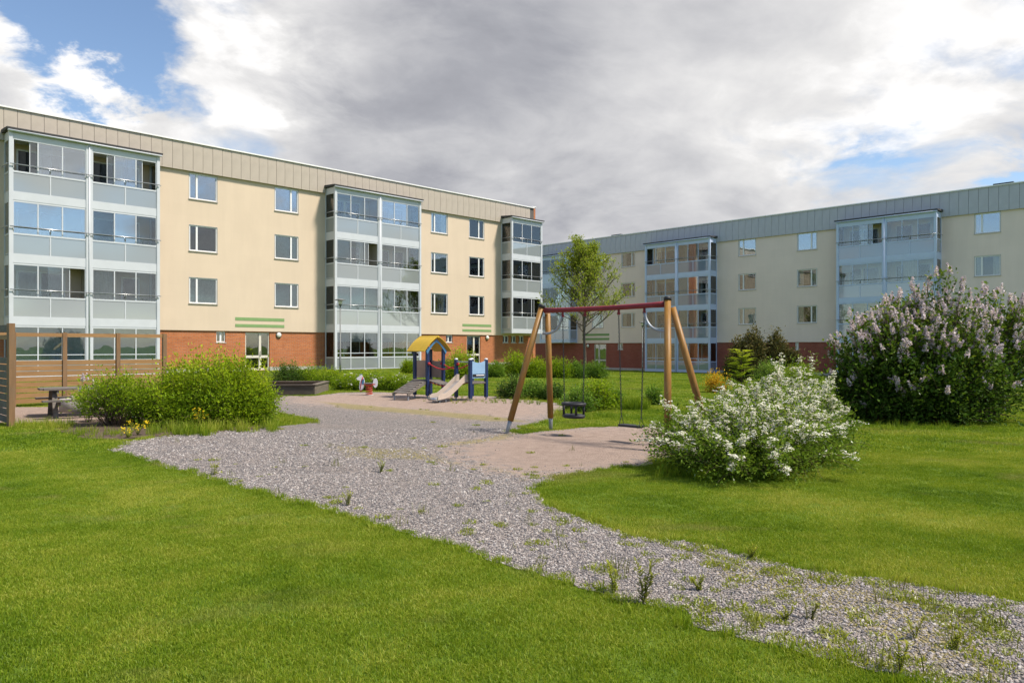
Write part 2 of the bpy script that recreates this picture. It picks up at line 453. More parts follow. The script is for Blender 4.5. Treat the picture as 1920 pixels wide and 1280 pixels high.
def sstep(t):
    t = np.clip(t, 0, 1)
    return t*t*(3-2*t)
def zt(x, y):
    x = np.asarray(x, dtype=float); y = np.asarray(y, dtype=float)
    vl = (x-LP.x)*LN.x + (y-LP.y)*LN.y
    vr = (x-RP.x)*RN.x + (y-RP.y)*RN.y
    wr = sstep(1 - vr/42.0)
    wl = sstep(1 - vl/16.0) * sstep((vr-8)/14.0)
    z = LZ*wl + RZ*wr*(1-wl)
    z = z + 0.018*np.sin(x*0.9+y*0.37)*np.cos(y*0.6-x*0.2) * np.clip(y/8, 0.3, 1)
    far = np.clip((np.hypot(x, y-35)-90)/60, 0, 1)
    return z*(1-far)
def G(px, py, it=6):
    """photo pixel -> point on the ground"""
    z = 0.0
    for _ in range(it):
        d = (CAMZ - z)*F/max(py-HOR, 1.0)
        x = (px-960)/F*d
        z = float(zt(x, d))
    return (x, d)
def P3(px, py, d):
    return Vector(((px-960)/F*d, d, CAMZ-(py-HOR)/F*d))
def gz(x, y): return float(zt(x, y))

def sdf(poly, X, Y):
    """signed distance, positive inside"""
    X = np.asarray(X, dtype=float); Y = np.asarray(Y, dtype=float)
    d = np.full(X.shape, 1e9); ins = np.zeros(X.shape, dtype=bool)
    n = len(poly)
    for i in range(n):
        x0, y0 = poly[i]; x1, y1 = poly[(i+1) % n]
        ex, ey = x1-x0, y1-y0
        L2 = ex*ex+ey*ey+1e-12
        t = np.clip(((X-x0)*ex+(Y-y0)*ey)/L2, 0, 1)
        d = np.minimum(d, np.hypot(X-x0-t*ex, Y-y0-t*ey))
        c = ((y0 > Y) != (y1 > Y))
        xi = x0 + (Y-y0)/(ey if abs(ey) > 1e-9 else 1e-9)*ex
        ins ^= c & (X < xi)
    return np.where(ins, d, -d)
def wob(X, Y, a=0.07):
    return a*(np.sin(X*5.1+1.3*np.sin(Y*3.7))*0.5 + np.sin(Y*7.3+X*2.9)*0.35 + np.sin(X*17.0-Y*13.0)*0.25 + np.sin(X*31+Y*23)*0.15)

GRAV = [G(*p) for p in [(205,843),(250,858),(330,880),(430,905),(520,933),(640,965),(760,1000),(880,1035),(1000,1070),(1100,1105),(1180,1130),(1270,1148),(1310,1175),(1420,1195),(1560,1237),(1700,1277),(1850,1330),(2100,1420),
    (2400,1230),(1920,1132),(1800,1110),(1700,1090),(1600,1077),(1500,1063),(1400,1041),(1300,1020),(1200,1006),(1130,986),(1060,963),(1010,938),(1002,918),(1040,897),(1120,883),(1215,871),(1235,860),
    (1290,848),(1310,820),(1240,801),(1150,799),(1060,804),(980,813),(955,808),(1000,795),(1045,786),(1066,768),(1050,756),(1000,751),(930,743),(860,742),(790,740),(740,736),(700,735),(640,736),(615,739),(590,742),(530,742),
    (500,752),(505,772),(555,781),(588,789),(560,796),(530,799),(440,806),(330,815),(235,829)]]
SAND = [[G(*p) for p in [(540,742),(640,738),(740,737),(860,742),(930,743),(1000,751),(1062,762),(1050,778),(960,786),(860,780),(760,770),(660,762),(560,756)]],
        [G(*p) for p in [(870,832),(960,814),(1060,803),(1150,798),(1240,800),(1310,818),(1290,850),(1215,872),(1120,884),(1040,893),(960,888),(890,872),(850,850)]]]
PATIO = [G(*p) for p in [(-160,790),(22,794),(90,792),(150,797),(330,790),(340,764),(30,763),(-140,763)]]
SOIL = [G(*p) for p in [(105,806),(150,788),(300,782),(520,786),(512,800),(400,812),(300,818),(220,826),(150,820)]]
MOSS = [[G(*p) for p in [(600,830),(700,840),(860,836),(960,824),(975,806),(900,822),(780,838),(840,862),(960,885),(1010,905),(900,876),(760,862),(640,858)]],
        [G(*p) for p in [(590,752),(700,760),(820,770),(960,783),(1000,792),(900,790),(760,776),(640,766)]],
        [G(*p) for p in [(1240,1010),(1500,1066),(1750,1110),(1900,1180),(1900,1290),(1700,1250),(1500,1140),(1350,1100)]]]
PATHS = [[G(*p) for p in [(890,702.5),(1010,700.5),(1010,704),(890,707)]],
         [G(*p) for p in [(1836,721),(2050,713),(2050,728),(1836,729)]]]

def clip_sheet(name, poly, step, lift, mat, wobble=0.06, attrs=None, kind='structure'):
    xs = [p[0] for p in poly]; ys = [p[1] for p in poly]
    gx = np.arange(min(xs)-step*2, max(xs)+step*2, step); gy = np.arange(max(2.2, min(ys)-step*2), max(ys)+step*2, step)
    X, Y = np.meshgrid(gx, gy)
    S = sdf(poly, X, Y) + wob(X, Y, wobble)
    nx, ny = len(gx), len(gy)
    idx = np.arange(nx*ny).reshape(ny, nx)
    a, b, c, d = idx[:-1,:-1].ravel(), idx[:-1,1:].ravel(), idx[1:,1:].ravel(), idx[1:,:-1].ravel()
    tri = np.concatenate([np.stack([a,b,c],1), np.stack([a,c,d],1)])
    Sv = S.ravel(); ins = Sv > 0
    cnt = ins[tri].sum(1)
    full = tri[cnt == 3]
    Vx = list(X.ravel()); Vy = list(Y.ravel()); extra = []; cache = {}
    def cut(i, j):
        k = (min(i, j), max(i, j))
        if k not in cache:
            t = Sv[i]/(Sv[i]-Sv[j]); cache[k] = len(Vx)
            Vx.append(Vx[i]+t*(Vx[j]-Vx[i])); Vy.append(Vy[i]+t*(Vy[j]-Vy[i]))
        return cache[k]
    for tr in tri[(cnt == 1) | (cnt == 2)]:
        pl = []
        for q in range(3):
            i, j = int(tr[q]), int(tr[(q+1) % 3])
            if ins[i]: pl.append(i)
            if ins[i] != ins[j]: pl.append(cut(i, j))
        for q in range(1, len(pl)-1): extra.append((pl[0], pl[q], pl[q+1]))
    Fc = np.concatenate([full, np.array(extra, dtype=int).reshape(-1, 3)])
    used = np.unique(Fc); rem = np.full(len(Vx), -1); rem[used] = np.arange(len(used))
    VX = np.array(Vx)[used]; VY = np.array(Vy)[used]
    V = np.stack([VX, VY, zt(VX, VY)+lift], 1)
    at = {k: f(VX, VY) for k, f in (attrs or {}).items()}
    o = link(name, np_mesh(name, V, rem[Fc], mat, True, at))
    return tag(o, kind=kind)

def lawn_mat():
    m, t = newmat('lawn_soil')
    pos = t.n('ShaderNodeNewGeometry', out='Position')
    a = t.noise(pos, 0.35, 4, 0.6); b = t.noise(pos, 3.0, 6, 0.7); c = t.noise(pos, 40.0, 3, 0.7)
    f = t.math('ADD', t.math('MULTIPLY', a, 0.45), t.math('ADD', t.math('MULTIPLY', b, 0.3), t.math('MULTIPLY', c, 0.25)))
    col = t.ramp(f, [(0.3, (0.055, 0.095, 0.010)), (0.5, (0.10, 0.16, 0.016)), (0.68, (0.16, 0.205, 0.03))])
    b_ = t.n('ShaderNodeBsdfPrincipled', {'Base Color': col, 'Roughness': 0.95, 'Specular IOR Level': 0.1, 'Normal': t.bump(c, 0.8, 0.04)}, 0)
    t.n('ShaderNodeOutputMaterial', {'Surface': b_})
    return m
def gravel_mat():
    m, t = newmat('gravel_and_sand')
    pos = t.n('ShaderNodeNewGeometry', out='Position')
    vo = t.n('ShaderNodeTexVoronoi', {'Vector': pos, 'Scale': 52.0, 'Randomness': 1.0})
    sepc = t.n('ShaderNodeSeparateColor', {0: vo.outputs['Color']})
    stone = t.ramp(sepc.outputs[0], [(0.0, (0.10, 0.096, 0.098)), (0.3, (0.215, 0.202, 0.20)), (0.6, (0.345, 0.295, 0.268)), (0.85, (0.425, 0.38, 0.35)), (1.0, (0.53, 0.50, 0.47))])
    gap = t.smooth(vo.outputs['Distance'], 0.45, 0.75)
    stone = t.mix(t.math('MULTIPLY', gap, 0.6), stone, (0.09, 0.08, 0.075))
    big = t.noise(pos, 0.6, 4, 0.6)
    stone = t.mix(t.math('MULTIPLY', t.smooth(big, 0.45, 0.7), 0.3), stone, (0.30, 0.24, 0.20))
    fine = t.noise(pos, 60.0, 4, 0.75); mid = t.noise(pos, 5.0, 6, 0.65)
    sand = t.ramp(t.math('ADD', t.math('MULTIPLY', fine, 0.55), t.math('MULTIPLY', mid, 0.45)), [(0.3, (0.20, 0.150, 0.122)), (0.5, (0.345, 0.262, 0.215)), (0.7, (0.46, 0.36, 0.30))])
    sa = t.n('ShaderNodeAttribute', attribute_name='sand').outputs['Fac']
    wd = t.n('ShaderNodeAttribute', attribute_name='moss').outputs['Fac']
    sf = t.smooth(t.math('ADD', sa, t.math('ADD', t.math('MULTIPLY_ADD', mid, 1.3, -0.65), t.math('MULTIPLY_ADD', fine, 0.8, -0.4))), 0.3, 0.7)
    col = t.mix(sf, stone, sand)
    mn = t.noise(pos, 2.2, 6, 0.7); mn2 = t.noise(pos, 26.0, 3, 0.7)
    mf = t.smooth(t.math('ADD', t.math('MULTIPLY', wd, 0.55), t.math('ADD', t.math('MULTIPLY', mn, 0.6), t.math('MULTIPLY', mn2, 0.45))), 0.78, 1.08)
    col = t.mix(t.math('MULTIPLY', mf, 0.75), col, t.mix(mn2, (0.20, 0.19, 0.05), (0.34, 0.27, 0.12)))
    h = t.mix(sf, t.math('SUBTRACT', 1.0, vo.outputs['Distance']), fine)
    b_ = t.n('ShaderNodeBsdfPrincipled', {'Base Color': col, 'Roughness': 0.9, 'Specular IOR Level': 0.2, 'Normal': t.bump(h, 1.0, 0.03)}, 0)
    t.n('ShaderNodeOutputMaterial', {'Surface': b_})
    return m
M['lawn'] = lawn_mat(); M['gravel'] = gravel_mat()
M['soil'] = plain('dark_soil', (0.085, 0.058, 0.04), 0.95, var=0.4, scale=14, bump=0.8, bscale=40)

def build_ground():
    gx = np.concatenate([[-1500,-600,-250,-120,-70], np.arange(-45, 70.1, 0.5), [90,140,260,600,1500]])
    gy = np.concatenate([[-1500,-600,-250,-100,-50,-25], np.arange(-10, 95.1, 0.5), [120,180,300,700,1500]])
    X, Y = np.meshgrid(gx, gy); nx, ny = len(gx), len(gy)
    idx = np.arange(nx*ny).reshape(ny, nx)
    Fc = np.stack([idx[:-1,:-1].ravel(), idx[:-1,1:].ravel(), idx[1:,1:].ravel(), idx[1:,:-1].ravel()], 1)
    o = link('lawn', np_mesh('lawn', np.stack([X.ravel(), Y.ravel(), zt(X, Y).ravel()], 1), Fc, M['lawn'], True))
    tag(o, kind='structure')
    sandf = lambda x, y: np.clip(np.maximum(sdf(SAND[0], x, y)/2.4, sdf(SAND[1], x, y)/1.5)*0.5+0.5, 0, 1)
    mossf = lambda x, y: np.clip(np.maximum.reduce([sdf(p, x, y) for p in MOSS])/0.6+0.55, 0, 1)
    clip_sheet('gravel_yard', GRAV, 0.07, 0.006, M['gravel'], 0.07, {'sand': sandf, 'moss': mossf})
    clip_sheet('patio_gravel', PATIO, 0.15, 0.006, M['gravel'], 0.05, {'sand': lambda x, y: x*0+0.75, 'moss': lambda x, y: x*0+0.2})
    clip_sheet('soil_bed', SOIL, 0.12, 0.012, M['soil'], 0.1)
    for p in PATHS:
        clip_sheet('footpath', p, 0.2, 0.014, M['asphalt'], 0.02)
build_ground()

# ---------------------------------------------------------------- apartment buildings
class Bld:
    """local frame: x along the facade to the right, y into the building, z up"""
    def __init__(s, name, label, side):
        s.side = side
        if side == 'L': p, d, s.z = LP, LD, LZ
        else: p, d, s.z = RP, RD, RZ
        s.p, s.d = p, d
        s.root = thing(name, label, 'building', (p.x, p.y, 0), math.atan2(d.y, d.x))
    def u(s, px, v=0.0):
        """facade coordinate under photo column px on the plane v metres in front of the wall"""
        n = LN if s.side == 'L' else RN
        o = s.p + n*v
        k = (px-960)/F                      # x = k*y
        # o + u*d : ox+u dx = k(oy + u dy)
        return (k*o.y-o.x)/(s.d.x-k*s.d.y)

def wall_with_holes(mb, u0, u1, z0, z1, holes, y, depth):
    us = sorted(set([u0, u1]+[h[0] for h in holes]+[h[1] for h in holes])); us = [a for a in us if u0-1e-6 <= a <= u1+1e-6]
    zs = sorted(set([z0, z1]+[h[2] for h in holes]+[h[3] for h in holes])); zs = [a for a in zs if z0-1e-6 <= a <= z1+1e-6]
    for i in range(len(us)-1):
        for j in range(len(zs)-1):
            cu, cz = (us[i]+us[i+1])/2, (zs[j]+zs[j+1])/2
            if any(h[0] < cu < h[1] and h[2] < cz < h[3] for h in holes): continue
            mb.quad((us[i],y,zs[j]),(us[i+1],y,zs[j]),(us[i+1],y,zs[j+1]),(us[i],y,zs[j+1]))
    for a, b, c, d in holes:
        e = y+depth
        mb.quad((a,y,c),(a,y,d),(a,e,d),(a,e,c)); mb.quad((b,y,d),(b,y,c),(b,e,c),(b,e,d))
        mb.quad((a,y,d),(b,y,d),(b,e,d),(a,e,d)); mb.quad((b,y,c),(a,y,c),(a,e,c),(b,e,c))

def window(root, u0, u1, z0, z1, split, inside='dark', glass='glass', y=0.0):
    fw = 0.055; ya, yb = y+0.03, y+0.10
    s = u0+(u1-u0)*split
    m = MB()
    m.box(u0, u0+fw, ya, yb, z0, z1); m.box(u1-fw, u1, ya, yb, z0, z1)
    m.box(u0+fw, u1-fw, ya, yb, z1-fw, z1); m.box(u0+fw, u1-fw, ya, yb, z0, z0+fw)
    m.box(s-0.05, s+0.05, ya, yb, z0+fw, z1-fw)
    w = m.build('window', M['frame'], root)
    for a, b in ((u0+fw, s-0.05), (s+0.05, u1-fw)):
        MB().box(a, b, y+0.06, y+0.066, z0+fw, z1-fw).build('pane', M[glass], w)
    MB().box(u0-0.04, u1+0.04, y-0.05, y+0.029, z0-0.045, z0-0.005).build('sill', M['sill'], w)
    g = MB(); t = 0.022
    g.box(u0-t, u0-0.001, y-0.008, y+0.028, z0, z1+t); g.box(u1+0.001, u1+t, y-0.008, y+0.028, z0, z1+t); g.box(u0-0.001, u1+0.001, y-0.008, y+0.028, z1+0.001, z1+t)
    g.build('surround', M['alu_d'], w)
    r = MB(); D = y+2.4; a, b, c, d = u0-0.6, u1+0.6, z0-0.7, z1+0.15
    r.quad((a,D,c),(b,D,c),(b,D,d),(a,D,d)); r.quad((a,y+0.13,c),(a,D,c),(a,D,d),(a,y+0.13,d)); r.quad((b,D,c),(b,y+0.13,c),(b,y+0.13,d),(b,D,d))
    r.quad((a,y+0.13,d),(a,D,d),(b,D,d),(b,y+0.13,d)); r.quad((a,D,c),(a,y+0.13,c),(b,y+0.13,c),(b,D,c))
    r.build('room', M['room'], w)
    if inside == 'blind':
        MB().box(u0+fw, u1-fw, y+0.115, y+0.12, z0+fw, z1-fw).build('blind', M['curtain'], w)
    elif inside == 'slats':
        q = MB(); k = int((z1-z0)/0.07)
        for i in range(k):
            zz = z0+fw+i*(z1-z0-2*fw)/k
            q.quad((u0+fw,y+0.11,zz),(u1-fw,y+0.11,zz),(u1-fw,y+0.125,zz+0.062),(u0+fw,y+0.125,zz+0.062))
        q.build('blind', M['slatblind'], w)
    elif inside == 'curtains':
        for (a, b) in ((u0+fw, u0+fw+(u1-u0)*0.25), (u1-fw-(u1-u0)*0.27, u1-fw)):
            q = MB(); n = 14
            for i in range(n):
                xa, xb = a+(b-a)*i/n, a+(b-a)*(i+1)/n
                ya_, yb_ = y+0.16+0.03*math.sin(i*1.9), y+0.16+0.03*math.sin((i+1)*1.9)
                q.quad((xa,ya_,z0-0.1),(xb,yb_,z0-0.1),(xb,yb_,z1),(xa,ya_,z1))
            q.build('curtain', M['curtain'], w)
    elif inside == 'half':
        MB().box(u0+fw, u1-fw, y+0.115, y+0.12, z0+(z1-z0)*0.55, z1-fw).build('blind', M['curtain'], w)
    elif inside == 'plants':
        q = MB()
        for i in range(3):
            cx = u0+(u1-u0)*(0.2+0.28*i)
            q.lathe([(0.05,0),(0.07,0.12),(0.04,0.13)], (cx, y+0.24, z0+0.02), 8)
            for j in range(7):
                an = j*0.9+i
                q.quad((cx,y+0.24,z0+0.13),(cx+0.05,y+0.25,z0+0.2),(cx+0.16*math.cos(an),y+0.24+0.04*math.sin(an),z0+0.32+0.05*math.sin(j*2.3)),(cx-0.03,y+0.24,z0+0.2))
        q.build('potted_plants', M['pottery'], w)
    return w
M['pottery'] = plain('window_plants', (0.10, 0.12, 0.06), 0.8, var=0.6, scale=9)

def bay(B, ul, ur, T4, floors, halves, frost, pat, ground=True, proj=1.15):
    """glazed balcony stack. T4: tops of the glazing per storey (ground storey first)."""
    root = B.root
    yf = -proj
    zb = (B.z+0.02) if ground else T4[1]-2.62
    ztop = T4[3]+0.34
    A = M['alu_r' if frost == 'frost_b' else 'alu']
    body = MB()
    # slab edges (white bands)
    bands = []
    if ground: bands.append((zb, T4[0]-2.22))
    for k in range(1, 4): bands.append((T4[k-1]+0.04 if (k > 1 or ground) else zb, T4[k]-2.30))
    bands.append((T4[3]+0.03, ztop))
    for a, b in bands: body.box(ul+0.14, ur-0.14, yf+0.03, -0.002, a, b)
    b = body.build('glazed_balcony', A, root)
    pst = [ul+0.07, ur-0.07]
    for x in pst:
        MB().box(x-0.07, x+0.07, yf, yf+0.14, zb-0.02, ztop+0.01).build('corner_post', A, b)
        MB().box(x-0.045, x+0.045, -0.10, -0.004, zb-0.02, ztop+0.01).build('wall_post', A, b)
    if halves == 2:
        um = (ul+ur)/2
        MB().box(um-0.13, um-0.035, yf, yf+0.12, zb-0.02, ztop+0.005).build('post', A, b)
        MB().box(um+0.035, um+0.13, yf, yf+0.12, zb-0.02, ztop+0.005).build('post', A, b)
        MB().tube([(um, yf-0.01, zb), (um, yf-0.01, ztop)], 0.033, 8).build('downpipe', A, b, True)
        MB().box(um-0.04, um+0.04, yf+0.125, -0.004, zb+0.2, ztop-0.3).build('partition', M['inner'], b)
        segs = [(ul+0.14, um-0.13), (um+0.13, ur-0.14)]
    else:
        segs = [(ul+0.14, ur-0.14)]
    # roof cap
    c = MB()
    c.prism([(ul-0.10, yf-0.14, ztop+0.03), (ul-0.10, yf-0.14, ztop+0.10), (ul-0.10, -0.0, ztop+0.20), (ul-0.10, -0.0, ztop+0.03)], (0,0,0), (ur-ul+0.2, 0, 0))
    c.build('roof_cap', M['roof'], b)
    MB().tube([(ul-0.06, yf-0.09, ztop-0.03), (ur+0.06, yf-0.09, ztop-0.03)], 0.05, 8).build('gutter', A, b, True)
    r_ = random.Random(int(abs(ul)*100)+halves)
    for k in range(0 if ground else 1, 4):
        zt_ = T4[k]
        if k == 0: g0, p0, p1 = zt_-1.50, zt_-2.20, zt_-1.55
        else: g0, p0, p1 = zt_-1.40, zt_-2.30, zt_-1.48
        # balcony back wall with a door and a window
        for hi, (a, c_) in enumerate(segs):
            code = pat.get((k, hi), 'ooo')
            w = c_-a
            fl = MB()
            # frame of the glazed unit
            f = 0.045
            fl.box(a, c_, yf+0.04, yf+0.10, zt_-f, zt_+0.035); fl.box(a, c_, yf+0.035, yf+0.11, g0-f-0.03, g0)
            fl.box(a, a+f, yf+0.04, yf+0.10, g0, zt_-f); fl.box(c_-f, c_, yf+0.04, yf+0.10, g0, zt_-f)
            n = 3
            for i in range(1, n):
                x = a+w*i/n
                fl.box(x-0.026, x+0.026, yf+0.045, yf+0.09, g0, zt_-f)
            if k == 0: fl.box(a+f, c_-f, yf+0.05, yf+0.08, zt_-1.29, zt_-1.25)
            # lower panel frame
            fl.box(a, c_, yf+0.04, yf+0.09, p0-0.02, p0)
            nn = 3 if k == 0 else 2
            for i in range(1, nn):
                x = a+w*i/nn
                fl.box(x-0.026, x+0.026, yf+0.04, yf+0.09, p0, p1+0.04)
            fl.box(a, a+0.03, yf+0.04, yf+0.09, p0, p1); fl.box(c_-0.03, c_, yf+0.04, yf+0.09, p0, p1)
            fl.build('frame', A, b)
            for i in range(nn):
                x0, x1 = a+w*i/nn+0.026, a+w*(i+1)/nn-0.026
                MB().box(x0+0.005, x1-0.005, yf+0.055, yf+0.065, p0+0.001, p1).build('frosted_panel', M[frost], b)
            for i in range(n):
                ch = code[i] if i < len(code) else 'o'
                x0, x1 = a+w*i/n+0.026, a+w*(i+1)/n-0.026
                if i == 0: x0 = a+f
                if i == n-1: x1 = c_-f
                if ch == 'x':        # slid open: pane stands behind its neighbour
                    sh = (w/n)*0.62*(1 if i == 0 else -1)
                    fr2 = MB(); xa, xb = x0+sh, x1+sh
                    fr2.box(xa, xa+0.03, yf+0.10, yf+0.125, g0, zt_-f); fr2.box(xb-0.03, xb, yf+0.10, yf+0.125, g0, zt_-f)
                    fr2.build('sliding_frame', A, b)
                    MB().box(xa+0.03, xb-0.03, yf+0.11, yf+0.115, g0, zt_-f).build('pane', M['glass'], b)
                    continue
                MB().box(x0, x1, yf+0.062, yf+0.068, g0, zt_-f).build('pane', M['glass_hi' if ch in 'HB' else 'glass'], b)
                if ch in 'bB': MB().box(x0, x1, yf+0.13, yf+0.135, g0-0.02, zt_).build('blind', M['blind'], b)
                if ch == 'h': MB().box(x0, x1, yf+0.13, yf+0.135, g0+(zt_-g0)*0.6, zt_).build('blind', M['blind'], b)
                if ch == 'c':
                    q = MB(); nn2 = 12
                    for j in range(nn2):
                        xa, xb = x0+(x1-x0)*j/nn2, x0+(x1-x0)*(j+1)/nn2
                        q.quad((xa,yf+0.2+0.03*math.sin(j*2.0),g0-0.2),(xb,yf+0.2+0.03*math.sin(j*2.0+2.0),g0-0.2),(xb,yf+0.2+0.03*math.sin(j*2.0+2.0),zt_),(xa,yf+0.2+0.03*math.sin(j*2.0),zt_))
                    q.build('curtain', M['curtain'], b)
                if ch == 'p':
                    q = MB()
                    for j in range(4):
                        cx = x0+(x1-x0)*(j+0.5)/4; hh = 0.14+0.12*r_.random()
                        for e in range(9):
                            an = e*0.7+j
                            q.quad((cx,yf+0.25,g0-0.02),(cx+0.03,yf+0.25,g0+hh*0.5),(cx+0.10*math.cos(an),yf+0.25+0.05*math.sin(an),g0+hh*(0.7+0.3*math.sin(e*2.2))),(cx-0.03,yf+0.25,g0+hh*0.45))
                    q.build('potted_plants', M['planterleaf'], b)
            # hand rail
            if k > 0:
                zr = zt_-1.13
                hr = MB(); hr.tube([(a-0.12, yf-0.07, zr), (c_+0.12, yf-0.07, zr)], 0.02, 6)
                for x in (a+0.0, (a+c_)/2, c_-0.0): hr.beam((x, yf-0.07, zr), (x, yf+0.04, zr-0.22), 0.025, 0.025)
                hr.build('handrail', M['rail'], b, True)
            # balcony door and window in the house wall behind
            d0 = a+w*(0.12 if hi == 0 else 0.55); d1 = d0+0.85
            zf = p0
            dr = MB(); dr.box(d0, d0+0.07, -0.05, -0.006, zf, zf+2.1); dr.box(d1-0.07, d1, -0.05, -0.006, zf, zf+2.1); dr.box(d0+0.07, d1-0.07, -0.05, -0.006, zf+2.03, zf+2.1)
            w0 = d1+0.06 if hi == 0 else a+0.25; w1 = w0+w*0.36
            dr.box(w0, w1, -0.05, -0.006, zf+0.85, zf+0.92); dr.box(w0, w1, -0.05, -0.006, zf+2.03, zf+2.1); dr.box(w0, w0+0.06, -0.05, -0.006, zf+0.92, zf+2.03); dr.box(w1-0.06, w1, -0.05, -0.006, zf+0.92, zf+2.03)
            dr.build('balcony_door_frame', M['frame'], b)
            dp = MB(); dp.box(d0+0.07, d1-0.07, -0.03, -0.008, zf+0.05, zf+2.03); dp.box(w0+0.06, w1-0.06, -0.03, -0.008, zf+0.92, zf+2.03)
            dp.build('balcony_door_glass', M['darkdoor'], b)
        # glazed ends
        for x, sg in ((ul, 1), (ur, -1)):
            xa, xb = sorted((x+sg*0.03, x+sg*0.07))
            e = MB()
            e.box(xa, xb, yf+0.14, -0.10, zt_-0.04, zt_+0.035); e.box(xa, xb, yf+0.14, -0.10, g0-0.07, g0); e.box(xa, xb, yf+0.14, -0.10, p0-0.02, p0+0.02)
            e.box(xa, xb, yf+0.14, -0.10, zt_+0.036, min(zt_+0.40, ztop))
            e.build('end_frame', A, b)
            xm = (xa+xb)/2
            MB().box(xm-0.003, xm+0.003, yf+0.14, -0.10, g0, zt_-0.04).build('pane', M['glass'], b)
            MB().box(xm-0.005, xm+0.005, yf+0.14, -0.10, p0+0.02, g0-0.07).build('frosted_panel', M[frost], b)
            if k > 0:
                MB().tube([(x-sg*0.07, yf+0.05, zt_-1.13), (x-sg*0.07, -0.08, zt_-1.13)], 0.02, 6).build('handrail', M['rail'], b, True)
    return b
M['darkdoor'] = plain('dark_balcony_door_glass', (0.03, 0.033, 0.035), 0.08, var=0.2, spec=0.6)
M['planterleaf'] = plain('balcony_plants', (0.10, 0.17, 0.04), 0.7, var=0.5, scale=15)

def door(root, u0, u1, z0, z1, y, split, flip=False):
    f = 0.07
    m = MB(); s = u0+(u1-u0)*split
    m.box(u0, u0+f, y, y+0.09, z0, z1); m.box(u1-f, u1, y, y+0.09, z0, z1); m.box(u0+f, u1-f, y, y+0.09, z1-f, z1)
    m.box(s-0.07, s+0.07, y, y+0.09, z0, z1-f)
    zr = z0+(z1-z0)*0.36
    for a, b in ((u0+f, s-0.07), (s+0.07, u1-f)):
        m.box(a, b, y+0.01, y+0.08, zr-0.07, zr+0.07); m.box(a, b, y+0.01, y+0.08, z0, z0+0.12)
    d = m.build('door', M['doorpaint'], root)
    for a, b in ((u0+f, s-0.07), (s+0.07, u1-f)):
        MB().box(a, b, y+0.04, y+0.046, zr+0.07, z1-f).build('pane', M['glass'], d)
        MB().box(a, b, y+0.04, y+0.046, z0+0.12, zr-0.07).build('pane', M['glass'], d)
    h = MB(); h.tube([(s+0.0, y-0.05, zr+0.02), (s+0.0, y-0.05, zr+0.32)], 0.014, 6); h.box(s-0.02, s+0.02, y-0.045, y-0.002, zr+0.06, zr+0.09)
    h.build('handle', M['chain'], d)
    r = MB(); D = y+2.5
    r.quad((u0-0.5,D,z0),(u1+0.5,D,z0),(u1+0.5,D,z1+0.3),(u0-0.5,D,z1+0.3)); r.quad((u0-0.5,y+0.1,z0),(u0-0.5,D,z0),(u0-0.5,D,z1+0.3),(u0-0.5,y+0.1,z1+0.3))
    r.quad((u1+0.5,D,z0),(u1+0.5,y+0.1,z0),(u1+0.5,y+0.1,z1+0.3),(u1+0.5,D,z1+0.3)); r.quad((u0-0.5,y+0.1,z0+0.01),(u1+0.5,y+0.1,z0+0.01),(u1+0.5,D,z0+0.01),(u0-0.5,D,z0+0.01))
    r.quad((u0-0.5,D,z1+0.3),(u1+0.5,D,z1+0.3),(u1+0.5,y+0.1,z1+0.3),(u0-0.5,y+0.1,z1+0.3))
    r.build('hallway', M['hall'], d)
M['doorpaint'] = plain('cream_door_paint', (0.66, 0.62, 0.54), 0.5, var=0.04)
M['hall'] = plain('hall_wall', (0.42, 0.36, 0.27), 0.9, var=0.1)

def wall_lamp(root, u, z, y):
    m = MB()
    prof = [(0.15, 0.0), (0.15, 0.05), (0.125, 0.09), (0.07, 0.12), (0.0, 0.125)]
    n = 14
    for r_, d in prof:
        for j in range(n):
            a = 2*math.pi*j/n
            m.v.append((u+r_*math.cos(a), y-d, z+r_*math.sin(a)))
    for k in range(len(prof)-1):
        for j in range(n):
            m.f.append((k*n+j, k*n+(j+1) % n, (k+1)*n+(j+1) % n, (k+1)*n+j))
    o = m.build('wall_lamp', M['lampglass'], root, True)
    q = MB(); q.v = []
    ring = [(u+0.16*math.cos(2*math.pi*j/16), y-0.03, z+0.16*math.sin(2*math.pi*j/16)) for j in range(16)]
    q.tube(ring, 0.018, 5, closed=True)
    q.build('rim', M['black'], o)

